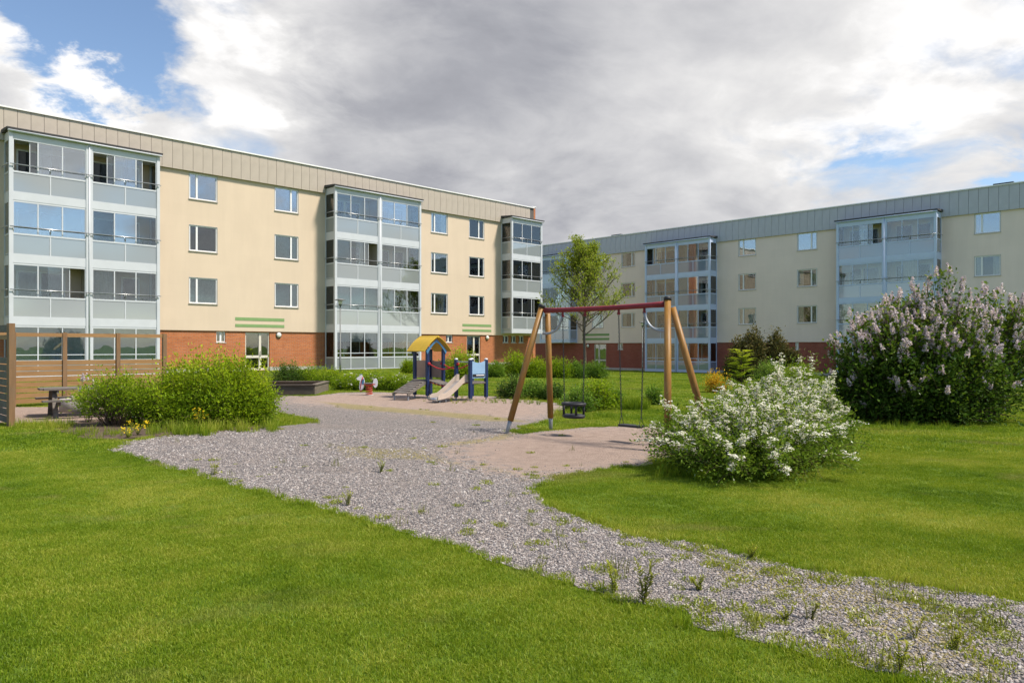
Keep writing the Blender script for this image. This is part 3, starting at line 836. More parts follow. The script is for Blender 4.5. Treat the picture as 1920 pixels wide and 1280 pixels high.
def facade(B, u0, u1, zc, zw, zr, wins, smalls, doors, wallm, brickm, fascm, skip, depth=11.0, panel=0.52):
    """zc cream bottom, zw cream top, zr roof top"""
    root = B.root
    m = MB()
    wall_with_holes(m, u0, u1, zc, zw, [w[:4] for w in wins], 0.0, 0.12)
    m.quad((u0, 0.0, zc), (u0, 0.10, zc), (u1, 0.10, zc), (u1, 0.0, zc))
    m.quad((u0, depth, zc), (u0, 0, zc), (u0, 0, zw), (u0, depth, zw)); m.quad((u1, depth, zr), (u0, depth, zr), (u0, depth, B.z-0.5), (u1, depth, B.z-0.5))
    m.build('wall', M[wallm], root)
    bm = MB()
    wall_with_holes(bm, u0, u1, B.z+0.22, zc, [d[:4] for d in smalls]+[d[:4] for d in doors], 0.07, 0.14)
    bm.quad((u0, depth, B.z), (u0, 0.07, B.z), (u0, 0.07, zc), (u0, depth, zc))
    bm.build('brick_wall', M[brickm], root)
    pm = MB()
    cuts = [u0]+[x for d in sorted(doors) for x in (d[0], d[1])]+[u1]
    for i in range(0, len(cuts), 2): pm.box(cuts[i], cuts[i+1], 0.03, 0.3, B.z-0.7, B.z+0.22)
    pm.build('plinth', M['plinth'], root)
    for w in wins: window(root, *w)
    for d in smalls: window(root, *d[:4], 0.5 if len(d) < 5 else d[4], 'dark', 'glass', 0.10)
    for d in doors: door(root, *d[:4], 0.13, d[4])
    # fascia: backing plus separate standing panels
    MB().box(u0, u1, -0.10, -0.004, zw-0.02, zr-0.07).build('fascia_backing', M['joint'], root)
    n = int((u1-u0)/panel); base = None
    for i in range(n):
        a = u0+i*panel
        if base is None:
            me = MB().box(0.008, panel-0.008, -0.135, -0.102, zw-0.05, zr-0.08).mesh('fascia_panel', M[fascm])
            base = me
        o = link('fascia_panel', base, root); o.location = (a, random.uniform(-0.004, 0.004), 0)
    MB().box(u0-0.05, u1+0.02, -0.20, depth, zr-0.07, zr).build('roof', M['roofedge'], root)
    MB().box(u0, u1, 0.3, depth-0.2, zr+0.001, zr+0.06).build('roof_felt', M['roof'], root)
def build_left():
    B = Bld('apartment_building', 'sunlit cream four-storey apartment block with orange brick ground floor, on the left', 'L')
    u = B.u
    T4 = [2.48, 5.21, 7.96, 10.68]
    wz = lambda k: (T4[k]-1.34, T4[k])
    wins = []
    for px0, px1, sp, ins in ((355, 407, 0.27, ['blind', 'dark', 'dark']), (515.5, 559, 0.70, ['slats', 'blind', 'dark']),
                              (808.5, 839, 0.22, ['plants', 'dark', 'curtains']), (880, 907.5, 0.66, ['plants', 'blind', 'blind'])):
        for k in (1, 2, 3):
            a, b = wz(k)
            wins.append((u(px0), u(px1), a, b, sp, ins[k-1], 'glass_hi' if k == 3 and px0 < 600 else 'glass'))
    ue = u(1004)
    zc = 2.44
    smalls = [(u(406.5), u(424), zc-0.62, zc-0.04)]
    for a, b in ((837.5, 850), (944, 955), (959.5, 969), (974, 983.5)): smalls.append((u(a), u(b), zc-0.55, zc-0.02, 0.4))
    doors = [(u(461), u(506.5), B.z+0.05, zc-0.06, 0.62), (u(876.5), u(902), B.z+0.05, zc-0.06, 0.55)]
    us = u(-75)
    facade(B, us, ue-0.3, zc, 10.80, 12.28, wins, smalls, doors, 'cream', 'brick', 'fascia', None)
    MB().box(ue-0.298, ue, 0.01, 0.60, B.z-0.6, 12.34).build('brick_pier', M['brick'], B.root)
    MB().box(ue-0.298, ue-0.004, 0.602, 11.0, B.z-0.6, 12.30).build('gable_wall', M['cream'], B.root)
    MB().box(ue-0.32, ue+0.03, -0.05, 11.05, 12.342, 12.40).build('gable_coping', M['roofedge'], B.root)
    for px, z in ((523.5, 2.25), (914.5, 2.25)): wall_lamp(B.root, u(px), z, 0.069)
    for a, b in ((441, 533), (867, 921)):
        for z0, z1 in ((3.03, 3.20), (2.67, 2.83)):
            MB().box(u(a), u(b), -0.012, -0.001, z0, z1).build('green_stripe', M['green'], B.root)
    v = 1.15
    bay(B, u(17, v), u(300, v), T4, 4, 2, 'frost', {(3,0): 'xHH', (3,1): 'xHx', (2,0): 'HHH', (2,1): 'pBp', (1,0): 'oox', (1,1): 'cop', (0,0): 'bbb', (0,1): 'bbb'})
    bay(B, u(628, v), u(790, v), T4, 4, 2, 'frost', {(3,0): 'ooo', (3,1): 'HHo', (2,0): 'bpx', (2,1): 'opo', (1,0): 'bbo', (1,1): 'cpp', (0,0): 'hhh', (0,1): 'hhh'})
    bay(B, u(959.5, v), u(1017, v), T4, 3, 1, 'frost', {(3,0): 'ooh', (2,0): 'bbb', (1,0): 'oox'}, ground=False)
    return B
def build_right():
    B = Bld('apartment_building', 'shaded pale four-storey apartment block with grey fascia and dark red brick base, on the right', 'R')
    u = B.u
    T4 = [1.98, 4.70, 7.43, 10.15]
    T4 = [1.92, 4.62, 7.32, 10.02]
    wz = lambda k: (T4[k]-1.26, T4[k])
    wins = []
    for px0, px1, sp, ins in ((1110, 1131, 0.65, ['dark', 'dark', 'dark']), (1165.5, 1190.5, 0.76, ['curtains', 'dark', 'curtains']), (1385, 1417, 0.27, ['blind', 'dark', 'dark']),
                              (1495, 1531.5, 0.72, ['curtains', 'curtains', 'dark']), (1827.5, 1876, 0.28, ['dark', 'curtains', 'dark'])):
        for k in (1, 2, 3):
            a, b = wz(k)
            wins.append((u(px0), u(px1), a, b, sp, ins[k-1], 'glass_hi' if k == 3 and px0 > 1300 else 'glass'))
    zc = 1.94
    smalls = [(u(1157), u(1167), zc-0.6, zc-0.03), (u(1490), u(1497), zc-0.6, zc-0.03)]
    doors = [(u(1113), u(1135.5), B.z+0.05, zc-0.08, 0.38)]
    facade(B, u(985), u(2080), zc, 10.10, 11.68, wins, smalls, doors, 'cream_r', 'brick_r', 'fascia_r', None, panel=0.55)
    wall_lamp(B.root, u(1102), 1.7, 0.069)
    for z0, z1 in ((2.62, 2.82), (2.22, 2.42)):
        MB().box(u(1092), u(1142.5), -0.012, -0.001, z0, z1).build('green_stripe', M['green'], B.root)
    v = 1.15
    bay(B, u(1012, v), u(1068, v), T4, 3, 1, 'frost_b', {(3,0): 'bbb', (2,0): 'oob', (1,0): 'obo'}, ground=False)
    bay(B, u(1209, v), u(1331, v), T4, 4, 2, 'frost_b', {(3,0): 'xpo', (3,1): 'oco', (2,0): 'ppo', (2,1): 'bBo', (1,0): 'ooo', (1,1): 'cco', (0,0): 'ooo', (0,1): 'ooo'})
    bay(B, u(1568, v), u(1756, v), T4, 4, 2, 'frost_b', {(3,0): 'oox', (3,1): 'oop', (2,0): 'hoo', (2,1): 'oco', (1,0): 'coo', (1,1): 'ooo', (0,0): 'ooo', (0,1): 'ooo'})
    for px in (1140, 1872):
        x = u(px)
        MB().box(x-0.55, x+0.55, 1.2, 2.0, 11.74, 12.02).build('roof_vent', M['ventmetal'], B.root)
    return B
build_left(); build_right()
# ---------------------------------------------------------------- swing frame and seats
def build_swing():
    TL = Vector((0.60, 13.50, 2.26)); TR = Vector((2.40, 11.62, 2.26))
    tl = P3(1022, 582, 13.5); tr = P3(1249, 570, 11.62)
    TL = Vector((tl.x, 13.5, tl.z)); TR = Vector((tr.x, 11.62, tr.z))
    feet = []
    a = G(950, 813); b = G(1033, 806)
    feet = [(a, TL), (b, TL)]
    cR = (2.30, 10.98); dR = (3.11, 11.62)
    feet += [(cR, TR), (dR, TR)]
    base = Vector((1.5, 12.5, 0))
    root = thing('swing_frame', 'timber swing frame with slanted round brown posts and a red top bar', 'swing frame', tuple(base))
    rel = lambda v: Vector(v)-base
    for i, (f, tp) in enumerate(feet):
        bar = (TR-TL).normalized()
        foot = Vector((f[0], f[1], gz(*f)))
        other = feet[i ^ 1][0]
        side = (foot-Vector((other[0], other[1], foot.z))).normalized()
        top = tp + side*(0.03 if i % 2 == 0 else 0.075) + Vector((0, 0, 0.07 if i % 2 == 0 else -0.05))
        top -= side*0.0
        # the two posts cross side by side at the bar
        top += bar*{0: -0.05, 1: -0.02, 2: 0.05, 3: 0.06}[i]
        d = (top-foot).normalized()
        m = MB(); m.tube([rel(foot+d*0.24), rel(foot+d*1.1), rel(top)], [0.056, 0.056, 0.052], 14)
        m.build('post', M['swingwood'], root, True)
        m = MB(); m.tube([rel(foot-d*0.08), rel(foot+d*0.16), rel(foot+d*0.30)], [0.028, 0.036, 0.046], 8)
        m.build('steel_foot', M['steel'], root, True)
        if i % 2: continue
        m = MB(); m.tube([rel(top-d*0.02), rel(top+d*0.028), rel(top+d*0.04)], [0.061, 0.061, 0.042], 12)
        m.build('post_cap', M['rubber'], root, True)
    m = MB(); n = 10; pts = []
    for i in range(n+1):
        t = i/n
        pts.append(rel(TL.lerp(TR, t)+Vector((0, 0, -0.015*math.sin(math.pi*t)))))
    m.tube(pts, [0.052]+[0.043]*(n-1)+[0.052], 14)
    m.build('top_bar', M['redpaint'], root, True)
    # curved steel brackets
    bar = (TR-TL).normalized(); perp = Vector((bar.y, -bar.x, 0))
    for T_, sg in ((TL, 1), (TR, -1)):
        p0 = T_+bar*sg*0.42+Vector((0, 0, -0.10)); p3 = T_+bar*sg*(-0.05)+Vector((0, 0, -0.42))
        pts = []
        for i in range(11):
            t = i/10
            q1 = T_+bar*sg*0.36+Vector((0, 0, -0.36)); q2 = T_+bar*sg*0.22+Vector((0, 0, -0.43))
            pts.append(rel(p0*(1-t)**3+q1*3*t*(1-t)**2+q2*3*t*t*(1-t)+p3*t**3))
        m = MB(); m.tube(pts, 0.023, 8); m.build('bracket', M['steel'], root, True)
    def barpt(px):
        k = (px-960)/F
        t = (k*TL.y-TL.x)/((TR.x-TL.x)-k*(TR.y-TL.y))
        return TL.lerp(TR, t)
    def chain(m, p, q, origin):
        p = Vector(p)-origin; q = Vector(q)-origin
        L = (q-p).length; d = (q-p).normalized(); n = int(L/0.034)
        s1 = d.cross(Vector((1, 0.3, 0))).normalized(); s2 = d.cross(s1)
        for i in range(n):
            c = p+d*(L*(i+0.5)/n); s = s1 if i % 2 else s2
            ring = []
            for j in range(8):
                a = 2*math.pi*j/8
                ring.append(c+d*math.cos(a)*0.024+s*math.sin(a)*0.0115)
            m.tube(ring, 0.0042, 4, closed=True)
    tops = {}
    for px in (1055, 1097, 1160, 1208):
        c = barpt(px); tops[px] = c+Vector((0, 0, -0.13))
        m = MB(); m.beam(rel(c+Vector((0, 0, -0.045))), rel(c+Vector((0, 0, -0.12))), 0.05, 0.035, (1, 0, 0))
        m.tube([rel(c+bar*-0.02+Vector((0,0,-0.115))), rel(c+bar*0.02+Vector((0,0,-0.115)))], 0.022, 8)
        m.build('hanger', M['redpaint'], root)
    # toddler seat
    c0 = (tops[1055]+tops[1097])/2
    org = Vector((c0.x, c0.y, gz(c0.x, c0.y)))
    t1 = thing('toddler_swing', 'black rubber toddler swing seat with a safety ring, on two chains', 'swing', tuple(org))
    zs = CAMZ-(781-HOR)/F*c0.y; zr = CAMZ-(757-HOR)/F*c0.y
    s = MB(); pr = [(0.20, 0.0), (0.225, 0.02), (0.225, 0.05), (0.20, 0.065), (0.0, 0.06)]
    ang = math.atan2(bar.y, bar.x)
    for r_, z in pr:
        for j in range(18):
            a = 2*math.pi*j/18
            v = Vector((math.cos(a)*r_, math.sin(a)*r_*0.72, 0)); v.rotate(Matrix.Rotation(ang, 3, 'Z'))
            s.v.append((v.x, v.y, zs-org.z+z-0.02))
    for k in range(len(pr)-1):
        for j in range(18): s.f.append((k*18+j, k*18+(j+1) % 18, (k+1)*18+(j+1) % 18, (k+1)*18+j))
    s.f.append(tuple(reversed(range(18))))
    s.build('seat', M['rubber'], t1, True)
    rg = []
    for j in range(20):
        a = 2*math.pi*j/20
        v = Vector((math.cos(a)*0.215, math.sin(a)*0.16, 0)); v.rotate(Matrix.Rotation(ang, 3, 'Z')); rg.append((v.x, v.y, zr-org.z))
    MB().tube(rg, 0.028, 8, closed=True).build('safety_ring', M['rubber'], t1, True)
    for a in (0.25, 0.75, 1.25, 1.75):
        v = Vector((math.cos(a*math.pi)*0.20, math.sin(a*math.pi)*0.14, 0)); v.rotate(Matrix.Rotation(ang, 3, 'Z'))
        MB().tube([(v.x, v.y, zs-org.z+0.04), (v.x*1.03, v.y*1.03, zr-org.z)], 0.02, 6).build('strap', M['rubber'], t1, True)
    for px, sg in ((1055, -1), (1097, 1)):
        m = MB(); chain(m, tops[px], Vector((c0.x, c0.y, zr))+bar*sg*0.215, org)
        m.build('chain', M['chain'], t1)
    # flat seat
    c0 = (tops[1160]+tops[1208])/2
    org = Vector((c0.x, c0.y, gz(c0.x, c0.y)))
    t2 = thing('flat_swing', 'flat black rubber swing seat hanging on two chains beside the white bush', 'swing', tuple(org))
    zs = CAMZ-(798-HOR)/F*c0.y
    s = MB(); hw, hd, th = 0.22, 0.085, 0.035
    out = []
    for (x, y) in ((-hw, -hd+0.02), (-hw+0.02, -hd), (hw-0.02, -hd), (hw, -hd+0.02), (hw, hd-0.02), (hw-0.02, hd), (-hw+0.02, hd), (-hw, hd-0.02)):
        v = Vector((x, y, 0)); v.rotate(Matrix.Rotation(ang, 3, 'Z')); out.append((v.x, v.y, zs-org.z-th/2))
    s.prism(out, (0, 0, 0), (0, 0, th))
    s.build('seat', M['rubber'], t2)
    for px, sg in ((1160, -1), (1208, 1)):
        e = Vector((c0.x, c0.y, zs+0.17))+bar*sg*0.20
        m = MB(); chain(m, tops[px], e, org); m.build('chain', M['chain'], t2)
        m = MB()
        for q in (-1, 1):
            m.tube([e-org, Vector((c0.x, c0.y, zs+0.01))+bar*sg*0.20+perp*q*0.06-org], 0.006, 5)
        m.build('seat_shackle', M['chain'], t2)
build_swing()

# ---------------------------------------------------------------- play structure
def build_play():
    C1 = Vector((-2.555, 22.91, 0)); C2 = Vector((-1.20, 21.85, 0))
    root = thing('play_structure', 'small play tower with yellow roof, plank ramp, bridge and pale slide', 'play structure', (C1.x, C1.y, gz(C1.x, C1.y)))
    g = gz(C1.x, C1.y)
    O = Vector((C1.x, C1.y, 0))
    a = Vector((0.7071, -0.7071, 0)); b = Vector((0.7071, 0.7071, 0))   # a: ridge direction, b: away/right
    h = 0.31
    def W(c, s, t, z): return c-O+a*s+b*t+Vector((0, 0, z))
    cor = lambda c: {'P1': (c, -h, -h), 'P2': (c, h, -h), 'P3': (c, -h, h), 'P4': (c, h, h)}
    for k, (c, s, t) in cor(C1).items():
        MB().beam(W(c, s, t, 0.09), W(c, s, t, 1.50), 0.085, 0.085, (1, 1, 0)).build('post', M['navy'], root)
        MB().tube([W(c, s, t, -0.05), W(c, s, t, 0.10)], 0.022, 8).build('post_foot', M['steel'], root)
    for k, (c, s, t) in cor(C2).items():
        MB().beam(W(c, s, t, 0.09), W(c, s, t, 1.19), 0.085, 0.085, (1, 1, 0)).build('post', M['navy'], root)
        MB().tube([W(c, s, t, -0.05), W(c, s, t, 0.10)], 0.022, 8).build('post_foot', M['steel'], root)
        MB().tube([W(c, s, t, 1.185), W(c, s, t, 1.225), W(c, s, t, 1.235)], [0.05, 0.048, 0.02], 8).build('post_cap', M['whitepanel'], root, True)
    # platforms: four planks each
    for c in (C1, C2):
        for i in range(5):
            s0 = -h+i*2*h/5
            m = MB(); p = W(c, s0+0.06, -h-0.02, 0.545); q = W(c, s0+0.06, h+0.02, 0.545)
            m.beam(p, q, 0.112, 0.03); m.build('platform_plank', M['greywood'], root)
    # gable roof: two curved boards
    for sg in (-1, 1):
        m = MB(); n = 6; L = 0.45; rows = []
        for i in range(n+1):
            t = i/n
            off = 0.03+sg*0.0+0.50*t
            z = 1.885-0.44*t+0.05*math.sin(math.pi*t)
            rows.append((off*sg, z))
        for (o0, z0), (o1, z1) in zip(rows[:-1], rows[1:]):
            for th, rev in ((0.0, False), (-0.022, True)):
                q = [W(C1, -L+0.02, o0, z0+th), W(C1, L, o0, z0+th), W(C1, L, o1, z1+th), W(C1, -L+0.02, o1, z1+th)]
                m.quad(*(q[::-1] if rev else q))
            for s_ in (-L+0.02, L):
                m.quad(W(C1, s_, o0, z0), W(C1, s_, o1, z1), W(C1, s_, o1, z1-0.022), W(C1, s_, o0, z0-0.022))
        o1, z1 = rows[-1]; m.quad(W(C1, -L+0.02, o1, z1), W(C1, L, o1, z1), W(C1, L, o1, z1-0.022), W(C1, -L+0.02, o1, z1-0.022))
        m.build('roof_board', M['yellow'], root)
    MB().tube([W(C1, -0.44, 0, 1.875), W(C1, 0.46, 0, 1.875)], 0.035, 6).build('ridge', M['yellow'], root)
    # blue arched gable trims
    for s_ in (h+0.045, -h-0.07):
        m = MB(); top = []; bot = []
        for i in range(11):
            t = -1+2*i/10
            top.append(W(C1, s_, t*0.40, 1.80-0.36*abs(t)+0.02*math.sin(math.pi*abs(t))))
            bot.append(W(C1, s_, t*0.36, 1.71-0.36*abs(t)**1.5))
        for i in range(10):
            for q in (0.0, 0.02):
                m.quad(top[i]+a*q, top[i+1]+a*q, bot[i+1]+a*q, bot[i]+a*q)
            m.quad(bot[i], bot[i+1], bot[i+1]+a*0.02, bot[i]+a*0.02)
        m.build('gable_trim', M['cyan'], root)
    # back panels of the tower
    m = MB(); m.prism([W(C1, -h, -h+0.05, 0.62), W(C1, -h, h-0.05, 0.62), W(C1, -h, h-0.05, 1.15), W(C1, -h, -h+0.05, 1.15)], (0,0,0), a*0.02); m.build('side_panel', M['beige'], root)
    m = MB(); pts = [W(C1, -h+0.05, h, 0.62), W(C1, h-0.05, h, 0.62)]
    for i in range(7): pts.append(W(C1, (h-0.05)*(1-2*i/6), h, 1.16-0.04*math.sin(math.pi*i/6)))
    m.prism(pts, (0,0,0), b*0.02); m.build('side_panel', M['taupe'], root)
    # ramp with planks on two stringers
    r0 = W(C1, 0, -h, 0.54); r1 = Vector((-3.28, 21.78, 0.17))-O
    dr = r1-r0; sd = Vector((dr.y, -dr.x, 0)).normalized()
    for q in (-1, 1):
        MB().beam(r0+sd*q*0.27, r1+sd*q*0.27, 0.035, 0.085).build('ramp_stringer', M['greywood'], root)
        e = r1-dr*0.06
        MB().tube([e+sd*q*0.25, Vector((e.x, e.y, 0))+sd*q*0.25-Vector((0,0,0.05))], 0.02, 6).build('ramp_leg', M['steel'], root)
    nrm = dr.cross(sd).normalized()
    if nrm.z < 0: nrm = -nrm
    for i in range(7):
        t = (i+0.5)/7; c = r0+dr*t+nrm*0.045
        m = MB(); m.beam(c-sd*0.25, c+sd*0.25, 0.105, 0.028, nrm); m.build('ramp_plank', M['greywood'], root)
    # sagging bridge between the platforms
    b0 = W(C1, h, 0, 0.54); b1 = W(C2, -h, 0, 0.54); db = b1-b0; sb = Vector((-db.y, db.x, 0)).normalized()
    for i in range(8):
        t = (i+0.5)/8; c = b0+db*t+Vector((0, 0, -0.10*math.sin(math.pi*t)))
        sl = Vector((db.x, db.y, -0.10*math.pi*math.cos(math.pi*t))).normalized(); up = sl.cross(sb)
        if up.z < 0: up = -up
        MB().beam(c-sb*0.27, c+sb*0.27, 0.10, 0.03, up).build('bridge_plank', M['greywood'], root)
    for q in (-1, 1):
        pts = [b0+db*t/8+sb*q*0.25+Vector((0, 0, -0.035-0.10*math.sin(math.pi*t/8))) for t in range(9)]
        MB().tube(pts, 0.014, 6).build('bridge_cable', M['rope'], root, True)
        pts = [b0+db*t/8+sb*q*0.30+Vector((0, 0, 0.52-0.16*math.sin(math.pi*t/8))) for t in range(9)]
        MB().tube(pts, 0.018, 6).build('hand_rope', M['rope'], root, True)
        for e in (pts[0], pts[-1]): MB().lathe([(0.0,-0.045),(0.045,-0.03),(0.045,0.03),(0.0,0.045)], tuple(e), 8).build('rope_clamp', M['rope'], root, True)
    # light blue abacus panel
    pts = [W(C2, h, -h+0.05, 0.66), W(C2, h, h-0.05, 0.66)]
    for i in range(9): pts.append(W(C2, h, (h-0.05)*(1-2*i/8), 1.16-0.055*math.sin(math.pi*i/8)))
    m = MB(); m.prism(pts, (0,0,0), a*0.02); m.build('play_panel', M['lblue'], root)
    m = MB(); m.prism([W(C2, h+0.021, -h+0.08, 0.70), W(C2, h+0.021, h-0.08, 0.70), W(C2, h+0.021, h-0.08, 0.78), W(C2, h+0.021, -h+0.08, 0.78)], (0,0,0), a*0.012); m.build('abacus_slot', M['black'], root)
    for i in range(7):
        c = W(C2, h+0.04, -0.10+i*0.045, 0.74)
        MB().lathe([(0.0,-0.022),(0.02,-0.012),(0.02,0.012),(0.0,0.022)], tuple(c), 8).build('abacus_bead', M['whitepanel'], root, True)
    MB().tube([W(C2, h, -h, 0.52), W(C2, h, h, 0.52)], 0.03, 6).build('platform_beam', M['greywood'], root)
    MB().tube([W(C2, -h, -h, 1.13), W(C2, h, -h, 1.13)], 0.016, 6).build('entry_bar', M['steel'], root)
    # slide on the front-left side of the second platform
    s0 = W(C2, 0, -h, 0.56); dirs = -b
    prof = [(0.0, 0.60), (0.08, 0.60), (0.2, 0.55), (0.40, 0.40), (0.62, 0.25), (0.82, 0.165), (1.0, 0.145), (1.10, 0.13), (1.13, 0.09)]
    bed = MB()
    for (d0, z0), (d1, z1) in zip(prof[:-1], prof[1:]):
        p0 = s0+dirs*d0; p1 = s0+dirs*d1; p0.z = z0; p1.z = z1
        bed.quad(p0-a*0.17, p0+a*0.17, p1+a*0.17, p1-a*0.17)
        bed.quad(p0+a*0.17-Vector((0,0,0.02)), p0-a*0.17-Vector((0,0,0.02)), p1-a*0.17-Vector((0,0,0.02)), p1+a*0.17-Vector((0,0,0.02)))
    bed.build('slide_bed', M['slidebed'], root, True)
    e = s0+dirs*1.12; e.z = 0.10
    MB().tube([e-a*0.18, e+a*0.18], 0.045, 10).build('slide_end', M['slidebed'], root, True)
    for q in (-1, 1):
        out = []
        for i, (d, z) in enumerate(prof[:-1]):
            p = s0+dirs*d; p.z = z-0.05; out.append(p+a*q*0.172)
        for i, (d, z) in reversed(list(enumerate(prof[:-1]))):
            p = s0+dirs*d; hh = 0.17 if i < 2 else 0.13 if i < 5 else 0.10 if i < 7 else 0.05
            p.z = z+hh; out.append(p+a*q*0.172)
        m = MB(); n = len(prof)-1
        th = a*q*0.03
        for i in range(n-1):
            A_, B_, C_, D_ = out[i], out[i+1], out[2*n-2-i], out[2*n-1-i]
            m.quad(A_, B_, C_, D_); m.quad(A_+th, D_+th, C_+th, B_+th); m.quad(D_, C_, C_+th, D_+th); m.quad(B_, A_, A_+th, B_+th)
        m.quad(out[n-1], out[n], out[n]+th, out[n-1]+th)
        m.build('slide_side', M['slide'], root)
        for d in (0.78, 1.0):
            p = s0+dirs*d+a*q*0.15; p.z = 0.13
            MB().tube([p, Vector((p.x, p.y, -0.05))], 0.014, 6).build('slide_leg', M['steel'], root)
build_play()

def build_horse():
    x, y = -4.56, 23.75
    root = thing('spring_rider', 'white spring rider horse with red coil spring beside the play tower', 'spring rider', (x, y, gz(x, y)))
    m = MB(); pts = [(0.10*math.cos(i*0.55), 0.10*math.sin(i*0.55), 0.0+0.33*i/58) for i in range(59)]
    m.tube(pts, 0.016, 6); m.build('spring', M['springred'], root, True)
    MB().lathe([(0.14, -0.02), (0.14, 0.02), (0.10, 0.025)], (0, 0, 0), 14).build('base_plate', M['stone'], root)
    MB().box(-0.13, 0.13, -0.10, 0.10, 0.33, 0.36).build('spring_plate', M['springred'], root)
    def panel(pts, y0, y1, name, mat):
        m = MB(); m.prism([(px, y0, pz) for px, pz in pts], (0, y0, 0), (0, y1, 0)); return m.build(name, M[mat], root)
    head = [(-0.16,0.36),(-0.17,0.25),(-0.23,0.18),(-0.29,0.17),(-0.32,0.26),(-0.30,0.40),(-0.29,0.48),(-0.38,0.50),(-0.41,0.55),(-0.34,0.60),(-0.28,0.645),(-0.235,0.67),(-0.22,0.63),(-0.17,0.55),(-0.14,0.44)]
    panel(head, -0.02, 0.015, 'horse_head', 'whitepanel')
    panel([(-0.235,0.36),(-0.16,0.36),(-0.16,0.52),(-0.20,0.55),(-0.235,0.46)], -0.03, -0.021, 'bridle_patch', 'cyan')
    panel([(-0.30,0.645),(-0.26,0.69),(-0.22,0.69),(-0.235,0.65)], -0.018, 0.012, 'ear', 'cyan')
    m = MB(); m.tube([(-0.19,-0.03,0.60),(-0.235,-0.03,0.47),(-0.27,-0.03,0.33),(-0.26,-0.03,0.20)], 0.012, 6); m.build('bridle', M['rope'], root, True)
    m = MB(); m.tube([(-0.30,0,0.20),(-0.27,0,0.14),(-0.22,0,0.16)], 0.02, 6); m.build('foot_rest', M['springred'], root, True)
    tail = [(0.20+0.075*math.cos(t*math.pi/8)*(1.0 if 4 < t < 12 else 0.95), 0.40+0.15*math.sin(t*math.pi/8)) for t in range(16)]
    panel(tail, -0.02, 0.015, 'horse_tail', 'whitepanel')
    MB().box(-0.12, 0.12, -0.12, 0.12, 0.375, 0.405).build('seat', M['greywood'], root)
    m = MB(); m.box(-0.20, 0.20, -0.022, 0.022, 0.345, 0.374); m.build('spine', M['springred'], root)
    m = MB(); m.tube([(-0.20,-0.14,0.52),(-0.20,0.14,0.52)], 0.014, 6); m.build('handle', M['rope'], root, True)
build_horse()

def build_sandbox():
    x0, y0 = -6.42, 24.2
    root = thing('sandbox', 'dark weathered timber sandbox behind the big green bush', 'sandbox', (x0, y0, gz(x0, y0)), R(4))
    W_, D_ = 2.2, 2.6; t = 0.05
    for z in (0.0, 0.155):
        MB().box(-W_, 0, 0, t, z, z+0.15).build('plank', M['darkwood'], root)
        MB().box(-W_, 0, D_-t, D_, z, z+0.15).build('plank', M['darkwood'], root)
        MB().box(-t, 0, t+0.003, D_-t-0.003, z, z+0.15).build('plank', M['greywoody'], root)
        MB().box(-W_, -W_+t, t+0.003, D_-t-0.003, z, z+0.15).build('plank', M['greywoody'], root)
    MB().box(-W_-0.03, 0.03, -0.04, 0.16, 0.308, 0.345).build('rim_plank', M['darkwood'], root)
    MB().box(-W_-0.03, 0.03, D_-0.16, D_+0.04, 0.308, 0.345).build('rim_plank', M['darkwood'], root)
    MB().box(-0.13, 0.03, 0.164, D_-0.164, 0.308, 0.345).build('rim_plank', M['greywoody'], root)
    MB().box(-W_-0.03, -W_+0.13, 0.164, D_-0.164, 0.308, 0.345).build('rim_plank', M['greywoody'], root)
    MB().box(-W_+t, -t, t, D_-t, 0.02, 0.2).build('sand', M['sandfill'], root)
M['darkwood'] = wood('dark_stained_wood', (0.055, 0.04, 0.032), (0.10, 0.075, 0.06), axis=0, weather=0.4, wcol=(0.13, 0.115, 0.10))
M['greywoody'] = wood('grey_side_wood', (0.12, 0.095, 0.075), (0.20, 0.165, 0.13), axis=1, weather=0.4)
M['sandfill'] = plain('sand', (0.42, 0.33, 0.24), 0.95, var=0.15, bump=0.4)
build_sandbox()

